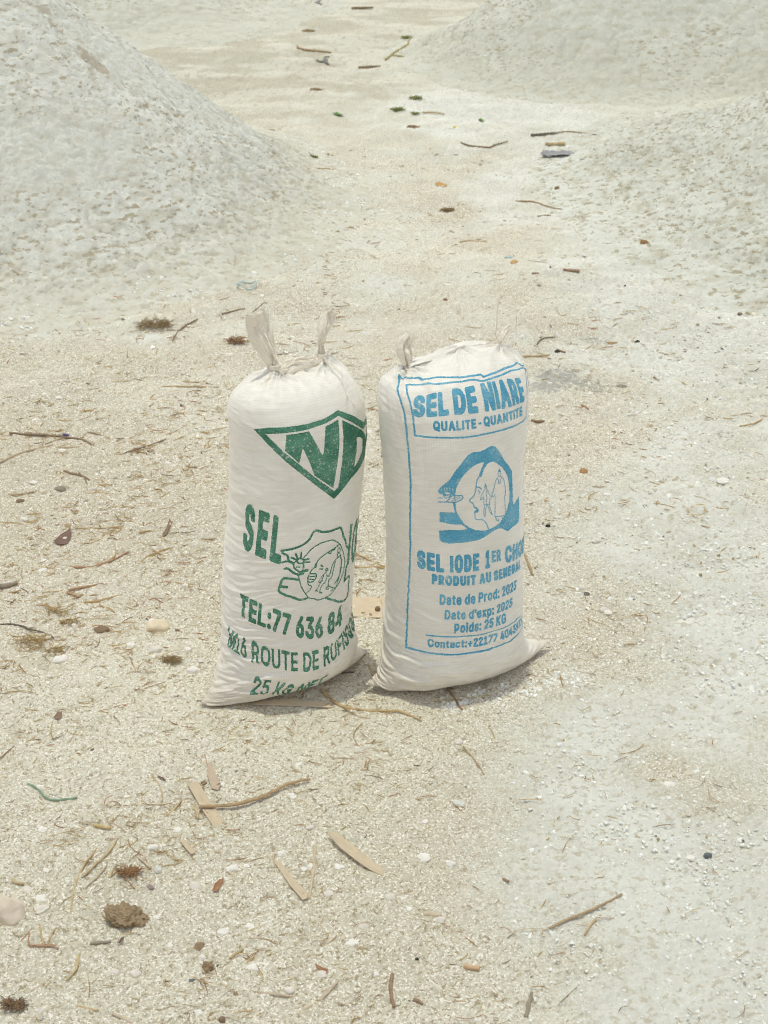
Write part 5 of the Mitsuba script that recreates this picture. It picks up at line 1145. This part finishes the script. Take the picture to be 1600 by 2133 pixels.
ON_TOP = {}
for num, (kind, name, pts, size, colour, label, cat) in enumerate(LITTER):
    r = np.random.default_rng(1000 + num)
    x, y = pts[0][0] / 1000, pts[0][1] / 1000
    if kind == 'twig':
        kk = name if name in ('root', 'stem', 'straw', 'wire', 'reed_piece', 'cord') else 'twig'
        v, f = make_twig(pts, max(size * 0.86, 0.9) / 1000, r, kk)
        if label.startswith('long jointed'):
            v[:, 2] += 0.005
        add_thing(name, v, f, colour, label, cat, True, r, amount=0.35, dusty=name not in ('split_reed',))
    elif kind in ('chip', 'board'):
        board = kind == 'board'
        v, f = make_slab(pts, size / 1000 * (0.8 if board else 1.1), r, cup=0.0 if board else 0.0015, tilt=0.010 if label.startswith('broad curved') else 0.0 if board else 0.003, curl=0.0 if board else 0.0015)
        add_thing(name, v, f, colour, label, cat, False, r, amount=0.16)
    elif kind == 'leaf':
        v, f = make_slab(pts, 0.0009, r, cup=0.004, curl=0.004, round_=0.0004)
        add_thing(name, v, f, colour, label, cat, True, r)
    elif kind in ('stone', 'clod'):
        hw, hh = size[0] / 1000, size[1] / 1000
        if kind == 'clod':
            v, f = make_stone(x, y, hw * 0.86, hh * 1.05, r, 0.8, 0.75, 4 if hw > 0.01 else 3, jag=0.42)
            add_thing(name, v, f, colour, label, cat, False, r, amount=0.4)
        else:
            v, f = make_stone(x, y, hw, hh, r, 0.6 if name == 'shell' else 0.50, 0.8)
            if 'plank' in label:
                v[:, 2] += 0.006
            add_thing(name, v, f, colour, label, cat, name != 'shell', r, amount=0.10)
    elif kind == 'tuft':
        hw, hh = size[0] / 1000, size[1] / 1000
        v, f = make_tuft(x, y, hw, hh, r, n=(60 if colour == 'ochrefuzz' else 220) if hw > 0.03 else (35 if colour == 'ochrefuzz' else 110), thick=0.0009 if hw > 0.01 else 0.0006)
        add_thing(name, v, f, colour, label, cat, True, r, amount=0.6)
    elif kind == 'shell':
        v, f = make_shell(x, y, size[0] / 1000, r)
        add_thing(name, v, f, colour, label, cat, True, r, amount=0.08)
    elif kind == 'ring':
        hw = size[0] / 1000
        a = np.linspace(0, 2 * np.pi, 61)[:-1]
        p = np.stack([x + hw * np.cos(a), y + hw * 0.9 * np.sin(a), ground_z(x + 0 * a, y + 0 * a) + 0.006 + 0.010 * (0.5 + 0.5 * np.sin(2 * a + 1)) + 0.004 * np.cos(3 * a)], -1)
        t = np.gradient(p, axis=0)
        out = np.stack([np.cos(a), np.sin(a), 0 * a], -1)
        w, h = 0.0022, 0.0016
        prof = [(-w, -h), (w, -h), (w, h), (-w, h)]
        v = np.stack([p + out * a_ + np.array([0, 0, b_]) for a_, b_ in prof], 1).reshape(-1, 3)
        i, j = np.meshgrid(np.arange(60), np.arange(4), indexing='ij')
        q = np.stack([i * 4 + j, ((i + 1) % 60) * 4 + j, ((i + 1) % 60) * 4 + (j + 1) % 4, i * 4 + (j + 1) % 4], -1).reshape(-1, 4)
        add_thing(name, v, np.vstack([q[:, [0, 1, 2]], q[:, [0, 2, 3]]]), colour, label, cat, False, r, amount=0.1)
    elif kind == 'scrap':
        hw, hh = size[0] / 1000, size[1] / 1000
        n = 26
        gx, gy = np.meshgrid(np.linspace(-1, 1, n), np.linspace(-1, 1, n // 2))
        q = np.stack([gx * 3, gy * 2, 0 * gx], -1)
        edge = 1 - 0.35 * meshkit.fbm(q * 2, 3, num)
        zz = hh * 1.1 * meshkit.fbm(q * 1.2, 3, num + 1)
        v = np.stack([x + gx * hw * edge, y + gy * hw * 0.5 * edge, ground_z(x + 0 * gx, y + 0 * gx) + 0.002 + zz], -1).reshape(-1, 3)
        q4 = grid_faces(n // 2, n)
        f = np.vstack([q4[:, [0, 1, 2]], q4[:, [0, 2, 3]]])
        f2 = f[:, ::-1] + len(v)
        v = np.vstack([v, v - [0, 0, 0.0007]])
        add_thing(name, v, np.vstack([f, f2]), colour, label, cat, True, r, amount=0.7)

# small shells and pebbles that nothing tells apart
r = np.random.default_rng(77)
for name, n, lo, hi, colour, lab, cat, grp in (('shell_chip', 90, 0.0045, 0.0095, 'white', 'small white shell chip lying loose in the grit', 'shell', 'small white shell chips'),
                                              ('gravel_pebble', 55, 0.004, 0.0085, 'offwhite', 'small dull rounded pebble lying loose in the grit', 'pebble', 'small dull pebbles')):
    xx, yy = sample_ground(n * 3, r, 1.62, 4.6)
    xx = xx * 0.8
    cov = salt_cover(xx, yy, np.exp)
    ok = (cov < 0.55) & (np.abs(xx) < 0.22 * yy + 0.1) & ~((np.abs(xx) < 0.36) & (np.abs(yy - 2.47) < 0.17))
    xx, yy = xx[ok][:n], yy[ok][:n]
    for a, b in zip(xx, yy):
        s = r.uniform(lo, hi)
        v, f = make_stone(a, b, s, s * (0.45 if name == 'shell_chip' else 0.7), r, 0.7 if name == 'shell_chip' else 0.5, 0.8, 2)
        add_thing(name, v, f, colour, lab, cat, name != 'shell_chip', r, grp, amount=0.12)
